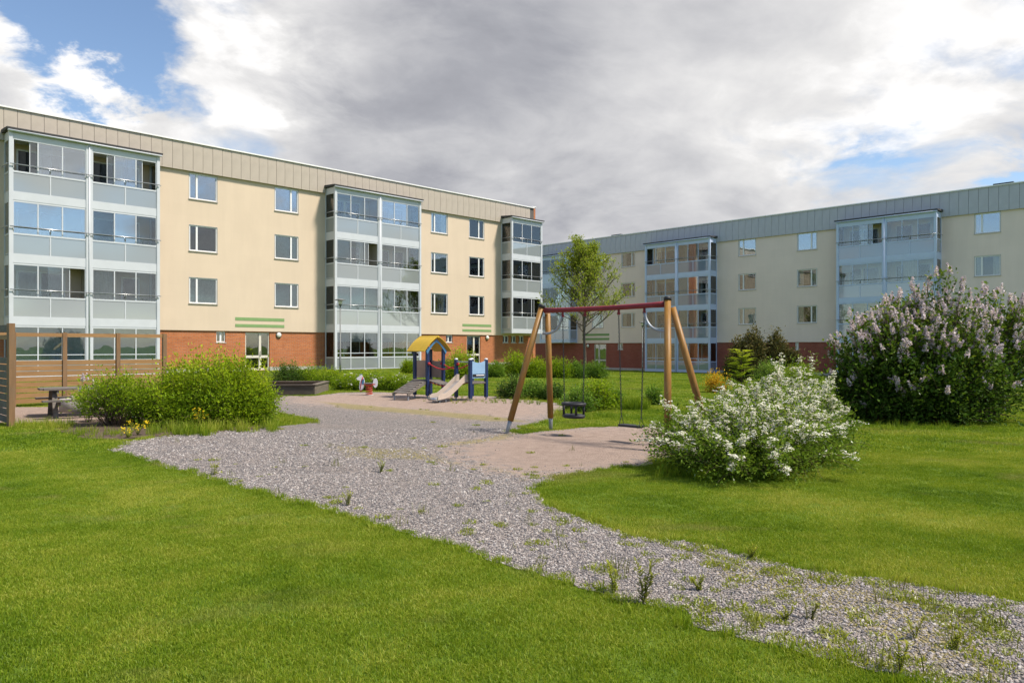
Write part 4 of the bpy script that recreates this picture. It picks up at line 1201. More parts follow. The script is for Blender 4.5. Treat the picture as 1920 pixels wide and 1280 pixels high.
# ---------------------------------------------------------------- board screen fence on the left
def build_fence():
    a0 = Vector(G(30, 763)); L = LD
    root = thing('board_fence', 'tall brown board fence with open top panels in front of the left building', 'fence', (a0.x, a0.y, gz(a0.x, a0.y)), math.atan2(L.y, L.x))
    def ux(px):
        k = (px-960)/F
        return (k*a0.y-a0.x)/(L.x-k*L.y)
    xs = [ux(-70), ux(25), ux(121), ux(221), ux(308)]
    for i, x in enumerate(xs):
        MB().box(x-0.05, x+0.05, -0.06, 0.04, -0.1, 1.95).build('post', M['pinez'], root)
    sl = (1.95-1.08)  # height of the open part
    base = {}
    for i in range(len(xs)-1):
        a, b = xs[i]+0.052, xs[i+1]-0.052
        MB().box(a, b, -0.035, 0.012, 1.83, 1.93).build('top_rail', M['pinew'], root)
        for k in range(8):
            z = 0.085+k*0.142
            MB().box(a, b, -0.02+random.uniform(-.004,.004), 0.01, z, z+0.122).build('slat', M['pinew'], root)
    # near wing, turned towards the camera
    p = Vector(G(19, 799)); D_ = Vector((-LN.x, -LN.y))
    r2 = thing('board_fence', 'dark weathered end of the board fence cut off by the left photo edge', 'fence', (p.x, p.y, gz(p.x, p.y)), math.atan2(D_.y, D_.x))
    for x in (0.0, 1.35, 2.7, 4.0):
        MB().box(x-0.05, x+0.05, -0.06, 0.05, -0.1, 2.02).build('post', M['pinez'], r2)
    MB().box(-0.17, -0.075, -0.05, 0.05, -0.1, 2.02).build('post', M['pinez'], r2)
    MB().box(-0.09, -0.053, -0.02, 0.02, 1.80, 1.84).build('spacer', M['pinedark'], r2)
    for k in range(9): MB().box(-0.073, -0.053, -0.02, 0.02, 0.12+k*0.17, 0.19+k*0.17).build('spacer', M['pinedark'], r2)
    for i in range(3):
        a, b = 0.052+i*1.35, (1.298+i*1.35 if i < 2 else 3.948)
        MB().box(a, b, -0.03, 0.01, 1.86, 2.0).build('top_rail', M['pinedark'], r2)
        MB().box(a, b, -0.03, 0.01, 1.71, 1.80).build('rail', M['pinew'], r2)
        for k in range(9):
            z = 0.05+k*0.147
            MB().box(a, b, -0.02, 0.012, z, z+0.125).build('slat', M['pinedark'], r2)
build_fence()

def build_table():
    x, y = -9.75, 16.9
    root = thing('picnic_table', 'dark weathered picnic table with attached benches behind the left fence post', 'table', (x, y, gz(x, y)), R(38))
    H = 0.66
    for i in range(5):
        yy = -0.33+i*0.165
        MB().box(-0.85+(0.06 if i in (0, 4) else 0), 0.85-(0.06 if i in (0, 4) else 0), yy-0.075, yy+0.075, H-0.04, H).build('top_plank', M['greywood'], root)
    for s in (-1, 1):
        for k in (0, 1):
            yy = s*(0.58+0.13*k)
            MB().box(-0.85, 0.85, yy-0.058, yy+0.058, 0.385, 0.42).build('bench_plank', M['greywood'], root)
        xx = s*0.58
        for q in (-1, 1):
            MB().beam((xx, q*0.22, H-0.045), (xx, q*0.52, -0.03), 0.045, 0.10, (1, 0, 0)).build('leg', M['greywood'], root)
        MB().beam((xx+0.05, -0.68, 0.34), (xx+0.05, 0.68, 0.34), 0.04, 0.085).build('cross_beam', M['greywood'], root)
        MB().beam((xx+0.05, -0.38, H-0.085), (xx+0.05, 0.38, H-0.085), 0.04, 0.08).build('cross_beam', M['greywood'], root)
    bx, by = G(148, 783)
    by += 1.6; bx = (148-960)/F*by
    r2 = thing('concrete_planter', 'round pale concrete planter ring behind the picnic table', 'planter', (bx, by, gz(bx, by)))
    MB().lathe([(0.40, 0.0), (0.42, 0.02), (0.42, 0.30), (0.40, 0.33), (0.33, 0.33), (0.32, 0.26), (0.0, 0.25)], (0,0,0), 24).build('ring', M['stone'], r2, True)
build_table()

def lamp_post(px, d, ytop, label):
    x = (px-960)/F*d; g = gz(x, d); zt_ = CAMZ-(ytop-HOR)/F*d-g
    root = thing('street_lamp', label, 'lamp post', (x, d, g), 0, 'park lamps before the buildings')
    MB().tube([(0,0,-0.1),(0,0,0.9),(0,0,0.92),(0,0,zt_-0.42)], [0.055,0.055,0.038,0.032], 10).build('pole', M['pole'], root, True)
    MB().lathe([(0.05,0),(0.06,0.06),(0.10,0.10),(0.10,0.12),(0.03,0.12)], (0,0,zt_-0.46), 12).build('collar', M['pole'], root, True)
    MB().lathe([(0.085,0),(0.12,0.20),(0.11,0.205)], (0,0,zt_-0.335), 14).build('lamp_glass', M['lampglass'], root, True)
    MB().lathe([(0.30,0),(0.31,0.015),(0.24,0.05),(0.10,0.09),(0.03,0.10),(0.03,0.12)], (0,0,zt_-0.12), 18).build('lamp_shade', M['pole'], root, True)
lamp_post(638, 41.0, 559, 'grey park lamp post before the sunlit left building')
lamp_post(1204.5, 60.0, 602, 'pale grey park lamp post before the shaded right building')

def build_car():
    x, y = 26.6, 37.5
    root = thing('parked_car', 'light blue parked car half hidden by the lilac at the right edge', 'car', (x, y, gz(x, y)), math.atan2(RD.y, RD.x))
    prof = [(-2.1,0.35),(-2.12,0.62),(-2.0,0.88),(-1.15,0.98),(-0.75,1.38),(-0.3,1.47),(0.9,1.45),(1.55,1.10),(2.0,0.98),(2.08,0.6),(2.05,0.35)]
    m = MB()
    secs = [(-0.86, 0.94), (-0.82, 1.0), (0.82, 1.0), (0.86, 0.94)]
    n = len(prof)
    for w, k in secs:
        for px, pz in prof:
            inset = 0.16 if pz > 1.02 else 0.0
            m.v.append((px*(0.995 if k < 1 else 1), w-(inset if w > 0 else -inset), 0.35+(pz-0.35)*k))
    for i in range(3):
        for j in range(n-1): m.f.append((i*n+j, (i+1)*n+j, (i+1)*n+j+1, i*n+j+1))
        m.f.append((i*n, i*n+n-1, (i+1)*n+n-1, (i+1)*n))
    m.f.append(tuple(range(n))); m.f.append(tuple(reversed(range(3*n, 4*n))))
    body = m.build('body', M['carpaint'], root)
    for s in (-1, 1):
        for xa, xb in ((-0.72, 0.1), (0.16, 1.0)):
            m = MB(); yy = s*0.735
            m.prism([(xa, yy, 1.02), (xb+0.2, yy, 1.02), (xb, yy*0.97, 1.34), (xa+0.12, yy*0.97, 1.34)], (0,0,0), (0, s*0.02, 0)); m.build('side_window', M['darkdoor'], root)
        for xx in (-1.3, 1.3):
            m = MB(); ring = []
            for r_, d in ((0.0,-0.09),(0.31,-0.09),(0.32,-0.06),(0.32,0.06),(0.31,0.09),(0.0,0.09)):
                for j in range(18):
                    t = 2*math.pi*j/18; m.v.append((xx+r_*math.cos(t), s*0.80+d, 0.32+r_*math.sin(t)))
            for k in range(5):
                for j in range(18): m.f.append((k*18+j, k*18+(j+1) % 18, (k+1)*18+(j+1) % 18, (k+1)*18+j))
            wl = m.build('wheel', M['tyre'], root)
            m = MB()
            for j in range(12):
                t = 2*math.pi*j/12; m.v.append((xx+0.2*math.cos(t), s*0.895, 0.32+0.2*math.sin(t)))
            m.f.append(tuple(range(12)) if s < 0 else tuple(reversed(range(12)))); m.build('rim', M['steel'], wl)
        MB().box(-2.13, -2.05, s*0.62-0.14, s*0.62+0.14, 0.66, 0.80).build('headlight', M['lampglass'], root)
build_car()
# ---------------------------------------------------------------- vegetation
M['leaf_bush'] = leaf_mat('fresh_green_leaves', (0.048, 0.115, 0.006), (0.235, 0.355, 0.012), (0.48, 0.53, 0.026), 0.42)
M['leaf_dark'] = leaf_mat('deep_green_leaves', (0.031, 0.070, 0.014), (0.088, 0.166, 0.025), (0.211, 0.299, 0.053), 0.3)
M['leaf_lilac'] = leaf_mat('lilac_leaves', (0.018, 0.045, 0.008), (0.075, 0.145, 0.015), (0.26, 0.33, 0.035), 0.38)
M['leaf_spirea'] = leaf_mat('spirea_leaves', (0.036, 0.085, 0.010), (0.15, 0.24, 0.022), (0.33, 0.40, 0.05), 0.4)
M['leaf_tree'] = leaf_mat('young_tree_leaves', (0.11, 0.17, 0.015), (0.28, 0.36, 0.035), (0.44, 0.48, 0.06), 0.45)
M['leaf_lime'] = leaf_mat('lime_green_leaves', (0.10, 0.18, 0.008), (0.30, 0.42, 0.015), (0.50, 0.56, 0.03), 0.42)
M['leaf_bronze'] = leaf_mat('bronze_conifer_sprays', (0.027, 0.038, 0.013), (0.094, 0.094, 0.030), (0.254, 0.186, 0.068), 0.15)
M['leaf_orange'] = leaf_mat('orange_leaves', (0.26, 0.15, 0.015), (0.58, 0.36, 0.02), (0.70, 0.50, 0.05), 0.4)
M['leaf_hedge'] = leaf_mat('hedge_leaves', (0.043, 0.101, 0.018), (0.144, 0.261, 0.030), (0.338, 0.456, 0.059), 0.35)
M['weed'] = leaf_mat('weed_leaves', (0.10, 0.15, 0.012), (0.25, 0.30, 0.03), (0.42, 0.41, 0.07), 0.4)
M['weed_red'] = leaf_mat('reddish_weed_leaves', (0.10, 0.09, 0.025), (0.18, 0.20, 0.04), (0.30, 0.32, 0.06), 0.35)
M['petal_w'] = leaf_mat('white_petals', (0.55, 0.55, 0.48), (0.72, 0.72, 0.66), (0.82, 0.82, 0.78), 0.35, 0.05)
M['petal_l'] = leaf_mat('lilac_petals', (0.52, 0.42, 0.53), (0.68, 0.59, 0.68), (0.82, 0.76, 0.81), 0.35, 0.05)
M['petal_y'] = leaf_mat('yellow_petals', (0.62, 0.42, 0.01), (0.72, 0.52, 0.02), (0.78, 0.62, 0.05), 0.3, 0.05)

def unit(a):
    return a/np.maximum(np.linalg.norm(a, axis=-1, keepdims=True), 1e-9)
def leaves(name, P, D, U, L, Wd, tint, mat, parent, fold=0.3, droop=0.12, six=True):
    """many leaves as one mesh: P base, D direction, U up vectors (n,3); L, Wd length and width (n,)"""
    P = np.asarray(P); D = unit(np.asarray(D)); S = unit(np.cross(D, U)); N = np.cross(S, D)
    L = np.broadcast_to(L, (len(P),))[:, None]; Wd = np.broadcast_to(Wd, (len(P),))[:, None]
    n = len(P)
    if six:
        V = np.stack([P, P+D*L*.30-S*Wd*.46+N*Wd*fold*.4, P+D*L*.66-S*Wd*.38+N*Wd*fold*.3-N*L*droop*.4, P+D*L-N*L*droop,
                      P+D*L*.66+S*Wd*.38+N*Wd*fold*.3-N*L*droop*.4, P+D*L*.30+S*Wd*.46+N*Wd*fold*.4], 1).reshape(-1, 3)
        b = np.arange(n)[:, None]*6
        Fc = np.concatenate([b+np.array([[0, 3, 2, 1]]), b+np.array([[0, 5, 4, 3]])])
        k = 6
    else:
        V = np.stack([P, P+D*L*.45-S*Wd*.5+N*Wd*fold*.4, P+D*L-N*L*droop, P+D*L*.45+S*Wd*.5+N*Wd*fold*.4], 1).reshape(-1, 3)
        b = np.arange(n)[:, None]*4
        Fc = np.concatenate([b+np.array([[0, 2, 1]]), b+np.array([[0, 3, 2]])])
        k = 4
    return link(name, np_mesh(name, V, Fc, mat, False, {'tint': np.repeat(np.broadcast_to(tint, (n,)), k)}), parent)

def stems_mesh(name, curves, mat, parent, n=4):
    """curves: list of (points (m,3), r0, r1)"""
    Vs = []; Fs = []; o = 0
    for pts, r0, r1 in curves:
        m = len(pts); d = unit(np.gradient(pts, axis=0))
        ref = np.array([0.3, 0.9, 0.2]); a = unit(np.cross(d, ref)); b = np.cross(d, a)
        r = np.linspace(r0, r1, m)[:, None, None]
        an = np.linspace(0, 2*np.pi, n, endpoint=False)
        ring = pts[:, None, :] + r*(np.cos(an)[None, :, None]*a[:, None, :]+np.sin(an)[None, :, None]*b[:, None, :])
        Vs.append(ring.reshape(-1, 3))
        i = np.arange(m-1)[:, None]*n; j = np.arange(n)[None, :]; j2 = (j+1) % n
        Fs.append(np.stack([i+j, i+j2, i+n+j2, i+n+j], -1).reshape(-1, 4)+o); o += m*n
    return link(name, np_mesh(name, np.concatenate(Vs), np.concatenate(Fs), mat, True), parent)

def bez(p0, p1, p2, t):
    t = t[:, None]
    return p0*(1-t)**2+p1*2*t*(1-t)+p2*t*t

def shrub(name, label, cat, x, y, rx, ry, h, shoots, per, ll, lw, mat, seed, rot=0.0, lump=0.16, low=0.04, basef=0.4, spread=1.0, group=None, flower=None, six=True, arch=0.0,
          stemr=0.007, tmin=0.3, top_tint=0.35, shell=0.6, foot=0.0, yaw_lump=3, zcut=0.02, lobes=None, upright=0.0):
    g = np.random.default_rng(seed)
    root = thing(name, label, cat, (x, y, gz(x, y)-0.01), rot, group)
    ph = g.uniform(0, 6.28, 8)
    Ps = []; Ds = []; Ts = []; cur = []; tips = []; tipd = []
    RX, RY, HH = rx, ry, h
    if lobes:
        wts = np.array([l[2]*l[3]*l[4] for l in lobes]); wts = wts/wts.sum()
    for i in range(shoots):
        lx = ly = 0.0
        if lobes: lx, ly, rx, ry, h = lobes[g.choice(len(lobes), p=wts)]
        az = g.uniform(0, 2*np.pi); se = g.uniform(0, 1)**0.75
        ce = math.sqrt(max(0.0, 1-se*se))
        r = g.uniform(shell, 1.0)**0.6
        lm = 1+lump*(math.sin(yaw_lump*az+ph[0])*0.6*ce+math.sin(5*az+ph[1]+3*se)*0.5+math.sin(9*az+7*se+ph[2])*0.35)+g.normal(0, lump*0.35)
        tip = np.array([rx*ce*math.cos(az), ry*ce*math.sin(az), 0])*r*lm
        tip[2] = h*(low+(1-low)*se*r*lm)
        ba = g.uniform(0, 2*np.pi); br = g.uniform(0, 1)**0.5*basef
        base = np.array([rx*br*math.cos(ba), ry*br*math.sin(ba), 0.0])
        base = base*0.5+np.array([tip[0], tip[1], 0])*0.5*basef*1.6
        sh = np.array([lx, ly, 0.0]); tip = tip+sh; base = base+sh*0.75
        if upright: tip[2] *= 1+upright*g.uniform(0, 1)*max(0.0, 1-math.hypot(tip[0]-lx, tip[1]-ly)/rx)
        mid = (base+tip)/2+np.array([0, 0, h*(0.12+arch)])+g.normal(0, 0.05, 3)*rx
        if arch > 0: mid[:2] = base[:2]*0.45+tip[:2]*0.55
        t = np.linspace(0, 1, 7)
        c = bez(base, mid, tip, t)
        cur.append((c, stemr, stemr*0.3))
        tt = 1-g.uniform(0, 1, per)**1.25*(1-tmin)
        p = bez(base, mid, tip, tt)
        sc_ = ll*spread*(0.6+1.1*(1-np.abs(tt-0.75)))[:, None]
        off = g.normal(0, 0.6, (per, 3))*sc_
        out = tip-base; out[2] = max(out[2], 0.1); out = out/np.linalg.norm(out)
        Ps.append(p+off); Ds.append(out[None]*0.55+off/np.maximum(np.linalg.norm(off, axis=1, keepdims=True), 1e-6)*0.8+g.normal(0, 0.35, (per, 3))+np.array([0, 0, 0.12]))
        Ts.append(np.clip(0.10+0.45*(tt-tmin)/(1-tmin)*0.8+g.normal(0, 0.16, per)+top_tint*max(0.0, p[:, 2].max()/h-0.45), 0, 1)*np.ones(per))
        tips.append(tip); tipd.append(tip-mid)
    rx, ry, h = RX, RY, HH
    P = np.concatenate(Ps); D = np.concatenate(Ds); tn = np.concatenate(Ts)
    if foot > 0:
        k = int(len(P)*foot)
        q = g.uniform(0, 2*np.pi, k); rr = np.sqrt(g.uniform(0, 1, k))
        P2 = np.stack([rx*0.85*rr*np.cos(q), ry*0.85*rr*np.sin(q), g.uniform(0.02, 0.45, k)*h], 1)
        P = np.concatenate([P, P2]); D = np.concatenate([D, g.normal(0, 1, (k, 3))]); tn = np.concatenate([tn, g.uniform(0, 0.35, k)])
    ok = P[:, 2] > zcut
    P, D, tn = P[ok], D[ok], tn[ok]
    n = len(P)
    U = g.normal(0, 0.55, (n, 3))+np.array([0, 0, 1.0])
    L = ll*g.uniform(0.6, 1.25, n)
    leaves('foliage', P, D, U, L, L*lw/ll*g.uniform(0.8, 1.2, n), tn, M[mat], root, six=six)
    if shoots: stems_mesh('stems', cur, M['twig'], root)
    tips = np.array(tips); tipd = np.array(tipd)
    if flower: flower(g, root, tips, tipd, cur, rx, ry, h)
    return root

def fl_spirea(per_shoot, mat='petal_w', size=0.013, tmin=0.45, prob=1.0, dome=0.022):
    def f(g, root, tips, tipd, cur, rx, ry, h):
        C = []
        for c, _, _ in cur:
            if g.uniform() > prob*(0.06+1.35*min(1.0, c[-1][2]/h)**1.3): continue
            k = per_shoot
            tt = 1-g.uniform(0, 1, k)**1.3*(1-tmin)
            i = np.clip((tt*6).astype(int), 0, 5); w = (tt*6-i)[:, None]
            p = c[i]*(1-w)+c[i+1]*w
            C.append(p+g.normal(0, 0.018, (k, 3))+np.array([0, 0, 0.03]))
        C = np.concatenate(C)
        C = C[C[:, 2] > h*0.08]
        m = 9; n = len(C)
        a = g.uniform(0, 2*np.pi, (n, m)); r = np.sqrt(g.uniform(0, 1, (n, m)))*dome*g.uniform(0.7, 1.35, (n, 1))
        off = np.stack([r*np.cos(a), r*np.sin(a), -r*r/dome*0.5+g.uniform(0, 0.006, (n, m))], -1)
        P = (C[:, None]+off).reshape(-1, 3)
        az = g.uniform(0, 2*np.pi, len(P))
        D = np.stack([np.cos(az), np.sin(az), g.normal(0, 0.3, len(P))], 1)
        U = g.normal(0, 0.45, (len(P), 3))+np.array([0, -0.3, 1.0])
        s = size*g.uniform(0.8, 1.4, len(P))
        leaves('flowers', P-unit(D)*s[:, None]*0.5, D, U, s, s, g.uniform(0.2, 1, len(P)), M[mat], root, fold=0.1, droop=0.05, six=False)
    return f
def fl_lilac(prob, length=0.16, m=42, size=0.026, mat='petal_l', zmin=0.25):
    def f(g, root, tips, tipd, cur, rx, ry, h):
        Pl = []
        for tip, d in zip(tips, tipd):
            pz = tip[2]/h
            if g.uniform() > prob*(0.05+1.0*max(0, pz-zmin)**0.8): continue
            kk = g.integers(1, 3)
            for _ in range(kk):
                dd = d/np.linalg.norm(d)+np.array([0, 0, 0.9])+g.normal(0, 0.45, 3); dd /= np.linalg.norm(dd)
                a1 = np.cross(dd, [0.3, 0.8, 0.1]); a1 /= np.linalg.norm(a1); b1 = np.cross(dd, a1)
                L = length*g.uniform(0.6, 1.15)
                t = g.uniform(0, 1, m)**1.2
                rad = (1-t*0.82)*L*0.30*np.sqrt(g.uniform(0.25, 1, m)); an = g.uniform(0, 6.28, m)
                Pl.append(tip+dd*(t*L-0.02)[:, None]+a1*(rad*np.cos(an))[:, None]+b1*(rad*np.sin(an))[:, None]+g.normal(0, 0.0, 3))
        P = np.concatenate(Pl); n = len(P)
        D = g.normal(0, 1, (n, 3)); U = g.normal(0, 1, (n, 3))
        s = size*g.uniform(0.7, 1.3, n)
        leaves('flowers', P-unit(D)*s[:, None]*0.5, D, U, s, s, g.uniform(0, 1, n), M[mat], root, fold=0.2, droop=0.1, six=False)
    return f

def build_shrubs():
    # white flowering spirea: arching clumps grown into one long bush
    cx, cy = 3.50, 10.15
    shrub('spirea_bush', 'wide arching bush covered in small white flowers, right of the swing', 'bush', cx, cy, 2.5, 1.1, 1.25, 960, 64, 0.043, 0.023, 'leaf_spirea', 11,
          rot=math.atan2(3.2, 2.7), lump=0.20, low=0.06, basef=0.42, spread=1.35, arch=0.16, flower=fl_spirea(23, tmin=0.45, size=0.019, dome=0.026, prob=1.1), foot=0.2, top_tint=0.3, stemr=0.005, tmin=0.15,
          lobes=[(-1.60, -0.15, 0.95, 0.9, 0.78), (-0.85, -0.15, 1.05, 1.05, 0.93), (0.1, 0.05, 1.2, 1.15, 1.06), (0.95, 0.1, 0.92, 1.0, 1.32), (1.42, 0.05, 0.75, 0.9, 1.08), (-1.32, 0.70, 0.66, 0.55, 0.84)])
    # lilac
    shrub('lilac_bush', 'large lilac bush in pale purple bloom on the right lawn', 'bush', 8.75, 15.9, 2.0, 1.6, 3.1, 1150, 54, 0.080, 0.054, 'leaf_lilac', 23,
          lump=0.115, low=0.07, basef=0.2, spread=1.15, flower=fl_lilac(3.4, 0.21, 50, 0.036, zmin=0.38), foot=0.12, stemr=0.011, top_tint=0.4, tmin=0.25, yaw_lump=3,
          lobes=[(0.30, 0, 1.25, 1.4, 3.02), (-0.65, -0.1, 1.15, 1.2, 2.70), (-1.40, -0.1, 0.8, 0.9, 2.12), (-1.65, 0.0, 0.55, 0.6, 1.45), (1.6, 0.1, 1.05, 1.1, 2.75), (0.2, -0.4, 1.5, 1.2, 2.0)])
    # big green bush on the left, three clumps grown together
    shrub('green_bush', 'big bright green leafy bush between fence and gravel, its tall middle', 'bush', -6.22, 15.0, 1.2, 1.15, 1.50, 560, 62, 0.055, 0.030, 'leaf_bush', 31,
          lump=0.22, low=0.0, spread=1.35, foot=0.2, top_tint=0.5, group='green bushes at the gravel edge', lobes=[(0, 0, 1.0, 1.0, 1.50), (-0.65, -0.1, 0.75, 0.9, 1.22), (0.5, 0.1, 0.75, 0.9, 1.38)])
    shrub('green_bush', 'bright green bush right of the tall middle one, nearest the sandbox', 'bush', -5.50, 15.15, 0.72, 0.95, 1.28, 330, 60, 0.055, 0.030, 'leaf_bush', 32,
          lump=0.24, low=0.0, spread=1.35, foot=0.2, top_tint=0.5, group='green bushes at the gravel edge')
    shrub('green_bush', 'sparse green bush with bare lower stems, nearest the picnic table', 'bush', -7.75, 14.75, 0.85, 0.75, 1.10, 220, 46, 0.046, 0.024, 'leaf_bush', 33,
          lump=0.22, low=0.25, spread=1.4, foot=0.0, top_tint=0.45, tmin=0.5, basef=0.35, group='green bushes at the gravel edge')
    x, y = G(165, 792)
    shrub('young_lilac', 'thin young lilac with pale flower heads beside the picnic table', 'bush', x, y, 0.42, 0.36, 0.92, 12, 26, 0.055, 0.034, 'leaf_bush', 34, lump=0.2, low=0.35, spread=1.2,
          tmin=0.6, basef=0.15, flower=fl_lilac(3.0, 0.15, 50, 0.026, 'petal_l'), stemr=0.008)
    # flowering row by the play area
    spots = [(540, 716, 30.5, 0.75, 1.0, 'leaf_dark', 'dark green shrub behind the sandbox, left of the low flowering row'), (575, 720, 31.0, 0.85, 0.85, 'leaf_bush', 'yellow green shrub just behind the sandbox planks'), (618, 723, 30.0, 0.8, 0.78, 'leaf_bush', 'yellow green shrub right of the sandbox corner'),
             (652, 730, 27.2, 0.62, 0.66, 'leaf_bush', 'low flowering shrub left of the spring rider'), (695, 731, 26.9, 0.68, 0.70, 'leaf_bush', 'low flowering shrub right behind the spring rider'), (742, 731, 26.9, 0.70, 0.66, 'leaf_bush', 'low flowering shrub behind the plank ramp')]
    for i, (px, py, d, r, h, mt, lab) in enumerate(spots):
        x = (px-960)/F*d
        shrub('low_shrub', lab, 'shrub', x, d, r, r*0.8, h, 120, 36, 0.06, 0.032, mt, 40+i, lump=0.2, low=0.0, spread=1.2, foot=0.25, six=False, top_tint=0.35,
              flower=fl_spirea(2, 'petal_w', 0.035, 0.8, 0.25, 0.03) if i >= 3 else None, group='shrubs behind the play area')
    # bushes along the left building
    spots = [(862, 706, 37.0, 1.02, 1.62, 'leaf_lime', 'tall yellow green bush by the right entrance of the sunlit block'), (836, 706, 38.5, 0.55, 0.9, 'leaf_dark', 'dark green bush left of the tall yellow green one'),
             (928, 703, 40.0, 0.52, 0.8, 'leaf_hedge', 'small round bush right of the blue play panel'), (966, 703, 41.0, 0.95, 1.5, 'leaf_bush', 'tall loose bush at the brick corner of the sunlit block'),
             (1008, 704, 41.0, 0.85, 1.15, 'leaf_bush', 'broad light green bush behind the left swing posts'), (1048, 704, 41.5, 0.80, 1.18, 'leaf_bush', 'light green bush at the left end of the clipped hedge'),
             (1080, 704, 42.0, 0.75, 0.9, 'leaf_hedge', 'clipped hedge bush left of the young tree trunk'), (1113, 704, 42.5, 0.85, 0.92, 'leaf_hedge', 'clipped hedge bush right of the young tree trunk'), (768, 700, 41.5, 0.5, 0.7, 'leaf_bush', 'low bush at the foot of the glazed balconies behind the tower')]
    for i, (px, py, d, r, h, mt, lab) in enumerate(spots):
        x = (px-960)/F*d
        shrub('garden_bush', lab, 'bush', x, d, r, r*0.85, h, 170, 34, 0.085, 0.045, mt, 60+i, lump=0.14, low=0.0, spread=1.2, foot=0.25, six=False, group='bushes before the buildings')
    # small shrubs behind the swing
    spots = [(957, 746, 22.6, 0.50, 0.72, 'leaf_dark', 'dark green shrub left of the left swing posts'), (1000, 748, 22.3, 0.48, 0.62, 'leaf_hedge', 'low shrub between the two left swing posts'), (1036, 748, 22.0, 0.36, 0.50, 'leaf_dark', 'small dark shrub right of the left swing posts'),
             (1085, 772, 18.0, 0.42, 0.62, 'leaf_hedge', 'leafy shrub right behind the toddler swing'), (1122, 770, 18.6, 0.50, 0.80, 'leaf_bush', 'taller leafy shrub between the two swings'), (1150, 768, 19.0, 0.32, 0.50, 'leaf_hedge', 'small shrub left of the tall grass tuft'),
             (1226, 757, 20.5, 0.30, 0.48, 'leaf_hedge', 'small shrub just left of the right swing post')]
    for i, (px, py, d, r, h, mt, lab) in enumerate(spots):
        x = (px-960)/F*d
        shrub('small_shrub', lab, 'shrub', x, d, r, r*0.85, h, 80, 34, 0.055, 0.034, mt, 80+i, lump=0.26, low=0.0, spread=1.25, foot=0.2, group='small shrubs behind the swing')
    # group on the right behind the spirea
    shrub('bronze_conifer', 'dark bronze conifer with pointed top, left one of the pair behind the white bush', 'conifer', (1402-960)/F*40, 40.0, 1.0, 1.0, 2.3, 420, 80, 0.15, 0.07, 'leaf_bronze', 101, lump=0.2, low=0.0, spread=0.8, foot=0.15, lobes=[(0, 0, 0.7, 0.8, 2.45), (-0.6, 0, 0.5, 0.6, 2.0), (0.45, -0.1, 0.5, 0.6, 2.5), (-0.85, -0.2, 0.4, 0.5, 1.6)], upright=0.25, six=False, stemr=0.012, group='conifers before the right building')
    shrub('bronze_conifer', 'dark bronze conifer with pointed top, right one of the pair behind the white bush', 'conifer', (1456-960)/F*40.5, 40.5, 1.0, 1.0, 2.3, 400, 80, 0.15, 0.07, 'leaf_bronze', 102, lump=0.2, low=0.0, spread=0.8, foot=0.15, lobes=[(-0.1, 0, 0.55, 0.8, 2.55), (0.4, 0, 0.5, 0.6, 2.0), (0.85, -0.1, 0.4, 0.5, 1.75), (-0.5, -0.2, 0.4, 0.5, 1.7)], upright=0.3, six=False, stemr=0.012, group='conifers before the right building')
    shrub('round_bush', 'rounded yellow green bush between the conifers and the lilac', 'bush', (1500-960)/F*31, 31.0, 0.95, 0.9, 1.12, 200, 40, 0.06, 0.03, 'leaf_bush', 103, lump=0.1, low=0.0, spread=1.2, foot=0.25, six=False)
    shrub('round_bush', 'deep green bush at the foot of the bronze conifers', 'bush', (1445-960)/F*33, 33.0, 0.95, 0.9, 1.25, 200, 40, 0.06, 0.03, 'leaf_hedge', 104, lump=0.12, low=0.0, spread=1.2, foot=0.25, six=False)
    shrub('orange_shrub', 'small orange yellow shrub left of the lime green sapling', 'shrub', (1345-960)/F*27, 27.0, 0.42, 0.4, 0.82, 40, 26, 0.085, 0.04, 'leaf_orange', 105, lump=0.3, low=0.05, spread=1.2, foot=0.2)
    shrub('yellow_bush', 'sunlit yellow bush at the right photo edge behind the parked car', 'bush', 29.2, 40.0, 1.3, 1.2, 2.0, 200, 36, 0.09, 0.05, 'leaf_lime', 106, lump=0.15, low=0.0, spread=1.2, foot=0.25, six=False)
build_shrubs()

def build_sapling():
    """lime green sapling with long feathered leaves"""
    g = np.random.default_rng(5)
    d = 28.0; x = (1390-960)/F*d
    root = thing('lime_sapling', 'lime green sapling with feathered leaves before the bronze conifers', 'sapling', (x, d, gz(x, d)))
    P = []; D = []; Tn = []; L = []; cur = []
    for i in range(96):
        z0 = g.uniform(0.12, 1.50); az = g.uniform(0, 6.28); ln = g.uniform(0.42, 0.74)*(1.15-z0*0.36)
        p0 = np.array([g.normal(0, 0.06), g.normal(0, 0.06), z0])
        dd = np.array([math.cos(az), math.sin(az), 0.45]); tip = p0+dd*ln-np.array([0, 0, 0.12*ln])
        c = bez(p0, (p0+tip)/2+np.array([0, 0, 0.10]), tip, np.linspace(0, 1, 10)); cur.append((c, 0.005, 0.002))
        ax = unit(np.array(dd)); sd = np.array([-math.sin(az), math.cos(az), 0])
        for k in range(2, 10):
            for s in (-1, 1):
                P.append(c[k]); D.append(ax*0.45+sd*s+np.array([0, 0, -0.1])); Tn.append(np.clip(0.3+0.5*z0/1.3+g.normal(0, 0.12), 0, 1)); L.append(0.105*(1.15-abs(k-5)/9))
    cur.append((np.array([[0, 0, 0], [0.02, 0, 0.5], [0, 0.02, 1.25]]), 0.018, 0.006))
    cur.append((np.array([[0.08, 0, 0], [0.12, 0, 0.5], [0.1, 0.02, 1.0]]), 0.014, 0.006))
    L = np.array(L)
    leaves('foliage', np.array(P), np.array(D), np.tile([0, 0, 1.0], (len(P), 1))+g.normal(0, 0.15, (len(P), 3)), L, L*0.34, np.array(Tn), M['leaf_lime'], root)
    stems_mesh('stem', cur, M['twig'], root)
build_sapling()

